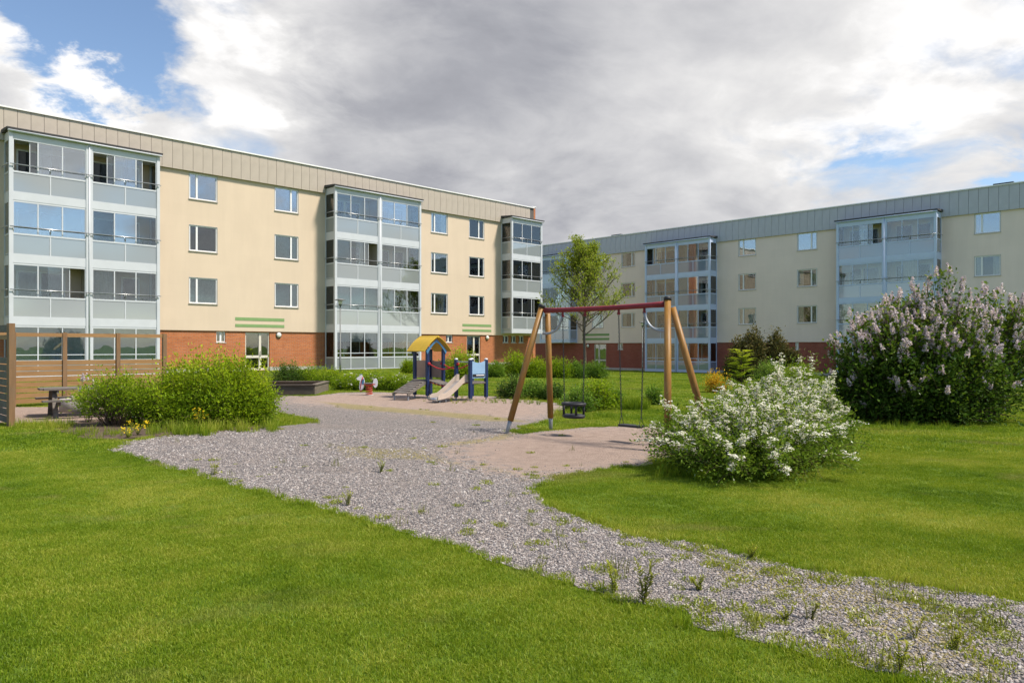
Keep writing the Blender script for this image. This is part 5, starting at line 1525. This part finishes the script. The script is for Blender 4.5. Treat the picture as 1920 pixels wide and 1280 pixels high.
def build_tree():
    g = np.random.default_rng(9)
    d = 47.0; x = (1096-960)/F*d
    root = thing('young_tree', 'slender young tree with airy light green crown behind the swing', 'tree', (x, d, gz(x, d)))
    H = 8.95
    cur = []; ends = []
    def grow(p, dr, ln, r, lev):
        n = 6; pts = [p]; q = p.copy(); dd = dr.copy()
        for i in range(n):
            dd = unit(dd+g.normal(0, 0.10, 3)+np.array([0, 0, 0.05 if lev else 0.0])); q = q+dd*ln/n; pts.append(q.copy())
        pts = np.array(pts); cur.append((pts, r, r*0.45))
        if lev >= 3:
            ends.append((pts, dd)); return
        k = {0: 0, 1: 5, 2: 4}[lev]
        for i in range(k):
            t = g.uniform(0.3, 1.0); b = pts[int(t*n)]
            az = g.uniform(0, 6.28); ax = unit(np.array([math.cos(az), math.sin(az), 0.45]))
            grow(b, unit(dd*0.7+ax*0.8), ln*g.uniform(0.45, 0.65), r*0.5, lev+1)
        if lev == 2: ends.append((pts[3:], dd))
    trunk = np.array([[0, 0, -0.1], [0.03, 0, 1.0], [-0.02, 0.03, 2.2], [-0.06, 0, 3.2], [0.02, 0.02, 4.6], [0, 0, 5.8], [0.05, 0, 6.9], [0.0, 0, 7.6]])
    cur.append((trunk, 0.115, 0.02))
    stems_mesh('trunk', [cur[0]], M['bark'], root, 10); cur.clear()
    for i in range(42):
        z = 2.75+4.9*(i/41)**0.9; t = (z+0.1)/7.7
        az = i*2.4+g.normal(0, 0.3)
        ln = 3.25*(1-0.60*((z-2.5)/5.0))*g.uniform(0.75, 1.12)
        if z < 3.3: ln *= 1.05
        up = 0.38+0.8*(z-2.5)/6
        dr = unit(np.array([math.cos(az), math.sin(az), up]))
        base = np.array([np.interp(z, trunk[:, 2], trunk[:, 0]), np.interp(z, trunk[:, 2], trunk[:, 1]), z-0.3])
        grow(base, dr, ln, 0.04*(1.2-0.6*t), 1)
    stems_mesh('limbs', cur, M['bark'], root, 4)
    P = []; D = []; Tn = []
    for pts, dd in ends:
        k = 11
        i = g.integers(1, len(pts), k)
        p = pts[i]+g.normal(0, 0.075, (k, 3)); P.append(p)
        D.append(unit(dd)[None]*0.5+g.normal(0, 0.6, (k, 3))+np.array([0, 0, -0.12])); Tn.append(np.clip(g.normal(0.5, 0.2, k), 0, 1))
    P = np.concatenate(P); D = np.concatenate(D); n = len(P)
    L = g.uniform(0.11, 0.20, n)
    leaves('crown', P, D, g.normal(0, 0.5, (n, 3))+np.array([0, 0, 1.0]), L, L*0.42, np.concatenate(Tn), M['leaf_tree'], root, six=False)
build_tree()

def weed(px, py, hpx, label, mat='weed', stems=2, seed=0, leaf=0.035, yellow=False, spread=0.05, group='weeds in the gravel'):
    x, y = G(px, py); h = hpx/F*y; g = np.random.default_rng(seed+1000)
    root = thing('weed', label, 'weed', (x, y, gz(x, y)), 0, group)
    P = []; D = []; Tn = []; cur = []; heads = []
    for s in range(stems):
        az = g.uniform(0, 6.28); hh = h*g.uniform(0.65, 1.0) if s else h
        tip = np.array([math.cos(az)*spread, math.sin(az)*spread, hh]); b = np.array([g.normal(0, 0.012), g.normal(0, 0.012), 0])
        c = bez(b, np.array([tip[0]*0.3, tip[1]*0.3, hh*0.55]), tip, np.linspace(0, 1, 14)); cur.append((c, 0.003, 0.0012)); heads.append(tip)
        for k in range(1, 14):
            for q in range(3):
                a = k*2.4+q*2.1
                P.append(c[k]); D.append([math.cos(a), math.sin(a), g.uniform(0.5, 1.3)]); Tn.append(np.clip(0.35+0.03*k+g.normal(0, 0.12), 0, 1))
    n = len(P); L = leaf*g.uniform(0.7, 1.25, n)*np.clip(hpx/60, 0.7, 1.4)
    leaves('foliage', np.array(P), np.array(D), np.tile([0.1, 0, 1.0], (n, 1)), L, L*0.30, np.array(Tn), M[mat], root)
    stems_mesh('stem', cur, M['twig'], root)
    if yellow:
        P = []; 
        for hd in heads:
            for k in range(9): P.append(hd+g.normal(0, 0.022, 3))
        P = np.array(P); n = len(P); s = 0.026*g.uniform(0.7, 1.2, n)
        leaves('flowers', P, g.normal(0, 1, (n, 3)), np.tile([0, -0.5, 1.0], (n, 1)), s, s, g.uniform(0, 1, n), M['petal_y'], root, six=False)
for i, a in enumerate([(1208, 1133, 82, 'tallest weed in the gravel with reddish stems, at the left lawn edge', 'weed_red', 3), (1150, 1112, 60, 'thin pale weed left of the tallest weed in the gravel', 'weed', 3), (1650, 1136, 38, 'dark upright weed in the middle of the gravel path', 'weed_red', 1),
        (1685, 1266, 62, 'leafy weed at the bottom right lawn edge', 'weed', 2), (1716, 1200, 44, 'thin grey green weed above the bottom right lawn edge', 'weed', 2), (1792, 1222, 34, 'bright green weed near the bottom right corner', 'weed', 3), (1520, 1163, 34, 'reddish weed in the gravel left of centre path', 'weed_red', 3),
        (1476, 1165, 22, 'small green weed beside the reddish one in the gravel', 'weed', 3), (1410, 1048, 24, 'bright weed at the right edge of the gravel near the lawn', 'weed', 4), (402, 891, 22, 'small bright weed at the left lawn edge of the gravel', 'weed', 4), (1310, 1108, 26, 'pale green weed right of the tallest weed', 'weed', 4),
        (652, 948, 26, 'sprawling weed in the gravel left of the lawn tip', 'weed', 5), (715, 886, 22, 'weed tuft in the gravel before the moss strip', 'weed', 6)]):
    weed(*a[:4], mat=a[4], stems=a[5], seed=i)
for i, a in enumerate([(258, 816, 26, 'yellow flowering weed at the left foot of the big bush'), (378, 806, 40, 'tall yellow flowering weed at the middle foot of the big bush'), (446, 796, 46, 'yellow flowering weed at the right foot of the big bush'), (240, 822, 20, 'low yellow flowering weed on the bare soil')]):
    weed(*a[:4], mat='weed', stems=6, seed=50+i, yellow=True, spread=0.14, leaf=0.05, group='yellow flowering weeds by the bush')
# ---------------------------------------------------------------- grass, gravel stones and ground weeds (uncountable)
def scatter(name, pts, rot, scl, idx, sources, label, cat):
    """one object: points that carry instances of small source meshes"""
    me = bpy.data.meshes.new(name)
    me.vertices.add(len(pts)); me.vertices.foreach_set('co', np.asarray(pts, dtype=np.float32).ravel())
    a = me.attributes.new('rot', 'FLOAT_VECTOR', 'POINT'); a.data.foreach_set('vector', np.asarray(rot, dtype=np.float32).ravel())
    a = me.attributes.new('scl', 'FLOAT', 'POINT'); a.data.foreach_set('value', np.asarray(scl, dtype=np.float32))
    a = me.attributes.new('idx', 'INT', 'POINT'); a.data.foreach_set('value', np.asarray(idx, dtype=np.int32))
    o = link(name, me)
    col = bpy.data.collections.new(name+'_sources')
    for k, m in enumerate(sources):
        s = bpy.data.objects.new('%s_piece_%02d' % (name, k), m); col.objects.link(s)
    ng = bpy.data.node_groups.new(name+'_scatter', 'GeometryNodeTree')
    ng.interface.new_socket(name='Geometry', in_out='INPUT', socket_type='NodeSocketGeometry')
    ng.interface.new_socket(name='Geometry', in_out='OUTPUT', socket_type='NodeSocketGeometry')
    N = ng.nodes; Lk = ng.links
    gi = N.new('NodeGroupInput'); go = N.new('NodeGroupOutput')
    ci = N.new('GeometryNodeCollectionInfo'); ci.inputs['Collection'].default_value = col; ci.inputs['Separate Children'].default_value = True; ci.inputs['Reset Children'].default_value = True
    ip = N.new('GeometryNodeInstanceOnPoints'); ip.inputs['Pick Instance'].default_value = True
    def attr(n, t):
        q = N.new('GeometryNodeInputNamedAttribute'); q.data_type = t; q.inputs['Name'].default_value = n
        return [s for s in q.outputs if s.enabled and s.name == 'Attribute'][0]
    Lk.new(gi.outputs[0], ip.inputs['Points']); Lk.new(ci.outputs[0], ip.inputs['Instance'])
    Lk.new(attr('idx', 'INT'), ip.inputs['Instance Index']); Lk.new(attr('rot', 'FLOAT_VECTOR'), ip.inputs['Rotation']); Lk.new(attr('scl', 'FLOAT'), ip.inputs['Scale'])
    Lk.new(ip.outputs[0], go.inputs[0])
    md = o.modifiers.new('scatter', 'NODES'); md.node_group = ng
    return tag(o, label, cat, kind='stuff')

def grass_mat():
    m, t = newmat('lawn_grass')
    pos = t.n('ShaderNodeNewGeometry', out='Position')
    tint = t.n('ShaderNodeAttribute', attribute_name='tint').outputs['Fac']
    a = t.noise(pos, 0.45, 4, 0.6, 0.4); b = t.noise(pos, 2.6, 5, 0.65)
    sp = t.n('ShaderNodeSeparateXYZ', {0: pos})
    # mowing lanes, laid along the path
    lane = t.math('SINE', t.math('MULTIPLY_ADD', t.math('ADD', t.math('MULTIPLY', sp.outputs[0], 0.62), t.math('MULTIPLY', sp.outputs[1], 0.78)), 3.3, t.math('MULTIPLY', a, 3.0)))
    f = t.math('ADD', t.math('MULTIPLY', tint, 0.50), t.math('ADD', t.math('MULTIPLY', a, 1.00), t.math('MULTIPLY', b, 0.50)))
    f = t.math('ADD', f, t.math('MULTIPLY_ADD', lane, 0.075, -0.50))
    col = t.ramp(f, [(0.08, (0.056, 0.120, 0.006)), (0.34, (0.140, 0.238, 0.010)), (0.56, (0.25, 0.33, 0.020)), (0.82, (0.44, 0.44, 0.08))])
    dry = t.noise(t.n('ShaderNodeVectorMath', {0: pos, 1: (0.55, 1.0, 1.0)}, 0, operation='MULTIPLY'), 0.9, 5, 0.6, 0.5)
    dryf = t.math('MULTIPLY', t.smooth(dry, 0.55, 0.72), 0.68)
    col = t.mix(dryf, col, (0.34, 0.30, 0.11))
    d = t.n('ShaderNodeBsdfDiffuse', {'Color': col}, 0)
    tl = t.n('ShaderNodeBsdfTranslucent', {'Color': t.mix(0.5, col, t.mix(1.0, col, (1.3, 1.2, 0.4), 'MULTIPLY'))}, 0)
    x = t.n('ShaderNodeMixShader', {0: 0.40, 1: d, 2: tl}, 0)
    gl = t.n('ShaderNodeBsdfGlossy', {'Color': (1, 1, 1, 1), 'Roughness': 0.5}, 0)
    x = t.n('ShaderNodeMixShader', {0: 0.012, 1: x, 2: gl}, 0)
    t.n('ShaderNodeOutputMaterial', {'Surface': x})
    return m
M['grass'] = grass_mat()

def tuft(seed, n, rad, hmin, hmax, w, mat, lean=0.6, clover=0):
    g = np.random.default_rng(seed)
    r = np.sqrt(g.uniform(0, 1, n))*rad; az = g.uniform(0, 6.28, n)
    B = np.stack([r*np.cos(az), r*np.sin(az), np.full(n, -0.004)], 1)
    h = g.uniform(hmin, hmax, n)
    la = g.uniform(0, 6.28, n); ln = np.abs(g.normal(0, lean, n))
    T1 = B+np.stack([np.cos(la)*ln*h*0.35, np.sin(la)*ln*h*0.35, h*0.6], 1)
    T2 = B+np.stack([np.cos(la)*ln*h, np.sin(la)*ln*h, h*(1-0.25*np.clip(ln, 0, 1))], 1)
    sd = g.uniform(0, 6.28, n); S = np.stack([np.cos(sd), np.sin(sd), np.zeros(n)], 1)*(w*g.uniform(0.7, 1.3, n))[:, None]/2
    V = np.stack([B-S, B+S, T1+S*0.8, T1-S*0.8, T2], 1).reshape(-1, 3)
    b = np.arange(n)[:, None]*5
    F3 = np.concatenate([b+np.array([[0, 1, 2]]), b+np.array([[0, 2, 3]]), b+np.array([[3, 2, 4]])])
    tn = g.uniform(0, 1, n)[:, None]*0.75+np.array([[0, 0, 0.15, 0.15, 0.25]])
    tn = tn.reshape(-1)
    if clover:
        k = clover*3
        c = np.repeat(np.stack([g.uniform(-rad, rad, clover), g.uniform(-rad, rad, clover), g.uniform(0.015, hmax*0.7, clover)], 1), 3, 0)
        a = np.tile([0, 2.09, 4.19], clover)+np.repeat(g.uniform(0, 6, clover), 3)
        D = np.stack([np.cos(a), np.sin(a), np.full(k, 0.15)], 1); Sd = np.stack([-np.sin(a), np.cos(a), np.zeros(k)], 1); L = 0.012
        V2 = np.stack([c, c+D*L*0.6-Sd*L*0.5, c+D*L, c+D*L*0.6+Sd*L*0.5], 1).reshape(-1, 3)
        q = np.arange(k)[:, None]*4+len(V)
        F3 = np.concatenate([F3, q+np.array([[0, 2, 1]]), q+np.array([[0, 3, 2]])])
        V = np.concatenate([V, V2]); tn = np.concatenate([tn, np.repeat(g.uniform(0.1, 0.8, k), 4)])
    return np_mesh('grass_tuft', V, F3, mat, False, {'tint': tn})

LPOLY = [tuple(LP+LD*s+LN*v) for s, v in ((-40, 0.1), (6, 0.1), (6, -30), (-40, -30))]
def lawn_ok(x, y, margin=0.0):
    s = sdf(GRAV, x, y)+wob(x, y, 0.07)
    ok = (s < margin) & (sdf(PATIO, x, y) < 0) & (sdf(SOIL, x, y) < 0.05)
    for p in PATHS: ok &= sdf(p, x, y) < 0
    vl = (x-LP.x)*LN.x+(y-LP.y)*LN.y; vr = (x-RP.x)*RN.x+(y-RP.y)*RN.y
    ul = (x-LP.x)*LD.x+(y-LP.y)*LD.y
    ok &= ((vl > 0.25) | (ul > 2.8)) & (vr > 0.25)
    return ok
def in_view(x, y, pad=0.6):
    return (np.abs(x) < y*0.705+pad) & (y > 3.0)

def build_grass():
    g = np.random.default_rng(77)
    src = [tuft(i, 60, 0.085, 0.010, 0.032, 0.0033, M['grass'], 0.7, 0) for i in range(6)]
    src += [tuft(20+i, 40, 0.16, 0.018, 0.042, 0.008, M['grass'], 0.6) for i in range(3)]
    src += [tuft(40+i, 40, 0.40, 0.022, 0.05, 0.022, M['grass'], 0.5) for i in range(3)]
    src += [tuft(60+i, 46, 0.07, 0.035, 0.09, 0.005, M['grass'], 0.5) for i in range(3)]
    src += [tuft(90+i, 46, 0.085, 0.010, 0.032, 0.0033, M['grass'], 0.5, 0) for i in range(2)]
    Xs = []; Ys = []; Is = []; Ss = []
    def zone(y0, y1, dens, i0, i1, s0, s1, margin=0.02):
        ar = 0.705*(y1*y1-y0*y0)+1.2*(y1-y0); n = int(ar*dens)
        y = np.sqrt(g.uniform(y0*y0, y1*y1, n)); x = g.uniform(-1, 1, n)*(y*0.705+0.6)
        k = lawn_ok(x, y, margin)
        x, y = x[k], y[k]; m = len(x)
        Xs.append(x); Ys.append(y); ii = g.integers(i0, i1, m)
        if i1 <= 6:
            cn = np.sin(x*1.7+2.0*np.sin(y*0.9))*np.sin(y*1.9+1.3*np.sin(x*1.1))+0.5*np.sin(x*4.7-y*3.9)
            ii = np.where(cn+g.normal(0, 0.25, m) > 0.85, g.integers(15, 17, m), ii)
        Is.append(ii); Ss.append(g.uniform(s0, s1, m))
    zone(3.0, 6.5, 520, 0, 6, 0.8, 1.25)
    zone(6.5, 11, 300, 0, 6, 0.85, 1.2)
    zone(11, 20, 75, 6, 9, 0.8, 1.3)
    zone(20, 36, 22, 6, 12, 0.7, 1.0)
    zone(36, 75, 6.5, 9, 12, 0.8, 1.2)
    # longer fringe along the gravel edge
    P = np.array(GRAV); n = len(P)
    for i in range(n):
        a, b = P[i], P[(i+1) % n]; L = np.hypot(*(b-a))
        if min(a[1], b[1]) < 2.8 or L < 1e-3: continue
        m = int(L*26); t = g.uniform(0, 1, m)
        q = a+(b-a)*t[:, None]+g.normal(0, 0.06, (m, 2))
        s = sdf(GRAV, q[:, 0], q[:, 1])+wob(q[:, 0], q[:, 1], 0.07)
        k = (s < 0.05) & (s > -0.16) & in_view(q[:, 0], q[:, 1])
        Xs.append(q[k, 0]); Ys.append(q[k, 1]); Is.append(g.integers(12, 15, k.sum())); Ss.append(g.uniform(0.45, 0.95, k.sum()))
    x = np.concatenate(Xs); y = np.concatenate(Ys)
    n = len(x)
    rot = np.stack([np.zeros(n), np.zeros(n), g.uniform(0, 6.28, n)], 1)
    scatter('grass', np.stack([x, y, zt(x, y)], 1), rot, np.concatenate(Ss), np.concatenate(Is), src, 'short mown green grass covering the lawns on both sides', 'grass')
    # taller unmown grass: by the big bush, behind the swing, at shrub feet and the fence
    src = [tuft(80+i, 26, 0.10, 0.10, 0.34, 0.009, M['grass'], 0.35) for i in range(4)]
    X = []; Y = []; S = []
    def patch(px, py, rpx, n, s0, s1, ry=0.4):
        c = [G(px+rpx*g.uniform(-1, 1), py+rpx*ry*0.25*g.uniform(-1, 1)) for _ in range(n)]
        for (a, b) in c: X.append(a); Y.append(b); S.append(g.uniform(s0, s1))
    patch(1185, 766, 26, 90, 0.7, 1.3); patch(1060, 780, 22, 40, 0.4, 0.8); patch(1120, 782, 50, 50, 0.3, 0.6); patch(430, 802, 90, 110, 0.4, 0.95); patch(340, 812, 60, 70, 0.4, 1.0)
    patch(550, 790, 50, 90, 0.25, 0.5); patch(1390, 893, 90, 80, 0.35, 0.7); patch(1290, 890, 60, 60, 0.3, 0.6); patch(980, 752, 70, 60, 0.3, 0.7); patch(190, 815, 60, 40, 0.3, 0.6); patch(80, 800, 60, 50, 0.35, 0.8); patch(1720, 796, 110, 90, 0.3, 0.6); patch(250, 770, 60, 60, 0.4, 0.8); patch(900, 752, 60, 30, 0.25, 0.45)
    x = np.array(X); y = np.array(Y); n = len(x)
    rot = np.stack([np.zeros(n), np.zeros(n), g.uniform(0, 6.28, n)], 1)
    scatter('tall_grass', np.stack([x, y, zt(x, y)], 1), rot, S, g.integers(0, 4, n), src, 'taller unmown grass around bushes and behind the swing', 'grass')
build_grass()

def stone_mat():
    m, t = newmat('gravel_stones')
    r = t.n('ShaderNodeObjectInfo', out='Random')
    pos = t.n('ShaderNodeNewGeometry', out='Position')
    col = t.ramp(r, [(0.0, (0.09, 0.088, 0.092)), (0.28, (0.21, 0.20, 0.203)), (0.52, (0.335, 0.285, 0.258)), (0.8, (0.43, 0.385, 0.355)), (1.0, (0.55, 0.525, 0.50))])
    col = t.mix(t.math('MULTIPLY', t.noise(pos, 220, 3, 0.6), 0.5), col, (0.22, 0.20, 0.19))
    b = t.n('ShaderNodeBsdfPrincipled', {'Base Color': col, 'Roughness': 0.85, 'Specular IOR Level': 0.25}, 0)
    t.n('ShaderNodeOutputMaterial', {'Surface': b})
    return m
M['stones'] = stone_mat()
def build_stones():
    import bmesh
    g = np.random.default_rng(3)
    src = []
    for i in range(6):
        bm = bmesh.new(); bmesh.ops.create_icosphere(bm, subdivisions=1, radius=0.5)
        sx, sy, sz = g.uniform(0.8, 1.2), g.uniform(0.6, 1.0), g.uniform(0.45, 0.75)
        for v in bm.verts:
            k = 1+g.normal(0, 0.13); v.co = Vector((v.co.x*sx*k, v.co.y*sy*k, v.co.z*sz*k))
        me = bpy.data.meshes.new('gravel_stone'); bm.to_mesh(me); bm.free(); me.materials.append(M['stones']); src.append(me)
    Xs = []; Ys = []; Ss = []
    for y0, y1, dens, s0, s1 in ((3.0, 6.0, 4600, 0.008, 0.020), (6.0, 9.0, 2300, 0.010, 0.024), (9.0, 14.0, 700, 0.014, 0.030)):
        n = int((0.705*(y1*y1-y0*y0)+(y1-y0))*dens)
        y = np.sqrt(g.uniform(y0*y0, y1*y1, n)); x = g.uniform(-1, 1, n)*(y*0.705+0.5)
        s = sdf(GRAV, x, y)+wob(x, y, 0.07)
        k = (s > 0.0) & (sdf(SAND[1], x, y) < g.normal(-0.25, 0.35, n)) & (sdf(SAND[0], x, y) < g.normal(-0.2, 0.5, n))
        nz = np.sin(x*2.1+1.7*np.sin(y*1.3))*np.sin(y*1.7+1.1*np.sin(x*2.3))+0.5*np.sin(x*6.3+y*4.1)
        k &= g.uniform(0, 1, n) < np.clip(0.95-0.55*np.clip(nz-0.15, 0, 1), 0.2, 1)
        x, y = x[k], y[k]
        Xs.append(x); Ys.append(y); Ss.append(np.clip(g.lognormal(0, 0.38, len(x))*(s0+s1)*0.45, s0*0.7, s1*1.6))
    x = np.concatenate(Xs); y = np.concatenate(Ys); n = len(x)
    z = zt(x, y)+0.008
    scatter('gravel', np.stack([x, y, z], 1), np.stack([g.normal(0, 0.35, n), g.normal(0, 0.35, n), g.uniform(0, 6.28, n)], 1), np.concatenate(Ss), g.integers(0, 6, n), src, 'loose grey and pinkish gravel stones on the path', 'gravel')
build_stones()

def build_groundweeds():
    g = np.random.default_rng(21)
    src = [tuft(120+i, 60, 0.055, 0.008, 0.035, 0.007, M['weed'], 1.1) for i in range(3)]+[tuft(130+i, 10, 0.05, 0.03, 0.11, 0.004, M['weed_red'], 0.5) for i in range(2)]
    X = []; Y = []
    for _ in range(60000):
        px = g.uniform(200, 1920); py = g.uniform(738, 1280)
        X.append(px); Y.append(py)
    px = np.array(X); py = np.array(Y)
    d = CAMZ*F/(py-HOR); x = (px-960)/F*d; y = d
    s = sdf(GRAV, x, y)+wob(x, y, 0.07)
    ms = np.maximum.reduce([sdf(p, x, y) for p in MOSS])
    nz = np.sin(x*1.9+2*np.sin(y*1.1))*np.sin(y*2.3+1.7*np.sin(x*1.3))+0.6*np.sin(x*5.1+y*3.3)
    pr = 0.008+0.055*np.clip(ms/0.4+0.6, 0, 1)*np.clip(nz+0.2, 0, 1)+0.02*np.exp(-np.abs(s)/0.25)
    k = (s > 0.02) & (g.uniform(0, 1, len(x)) < pr*np.clip(9.0/y, 0.5, 1.3))
    x, y = x[k], y[k]; n = len(x)
    idx = np.where(g.uniform(0, 1, n) < 0.80, g.integers(0, 3, n), g.integers(3, 5, n))
    scatter('ground_weeds', np.stack([x, y, zt(x, y)+0.006], 1), np.stack([np.zeros(n), np.zeros(n), g.uniform(0, 6.28, n)], 1), g.uniform(0.5, 1.5, n), idx, src, 'low yellow green weeds and moss scattered through the gravel', 'weeds')
build_groundweeds()
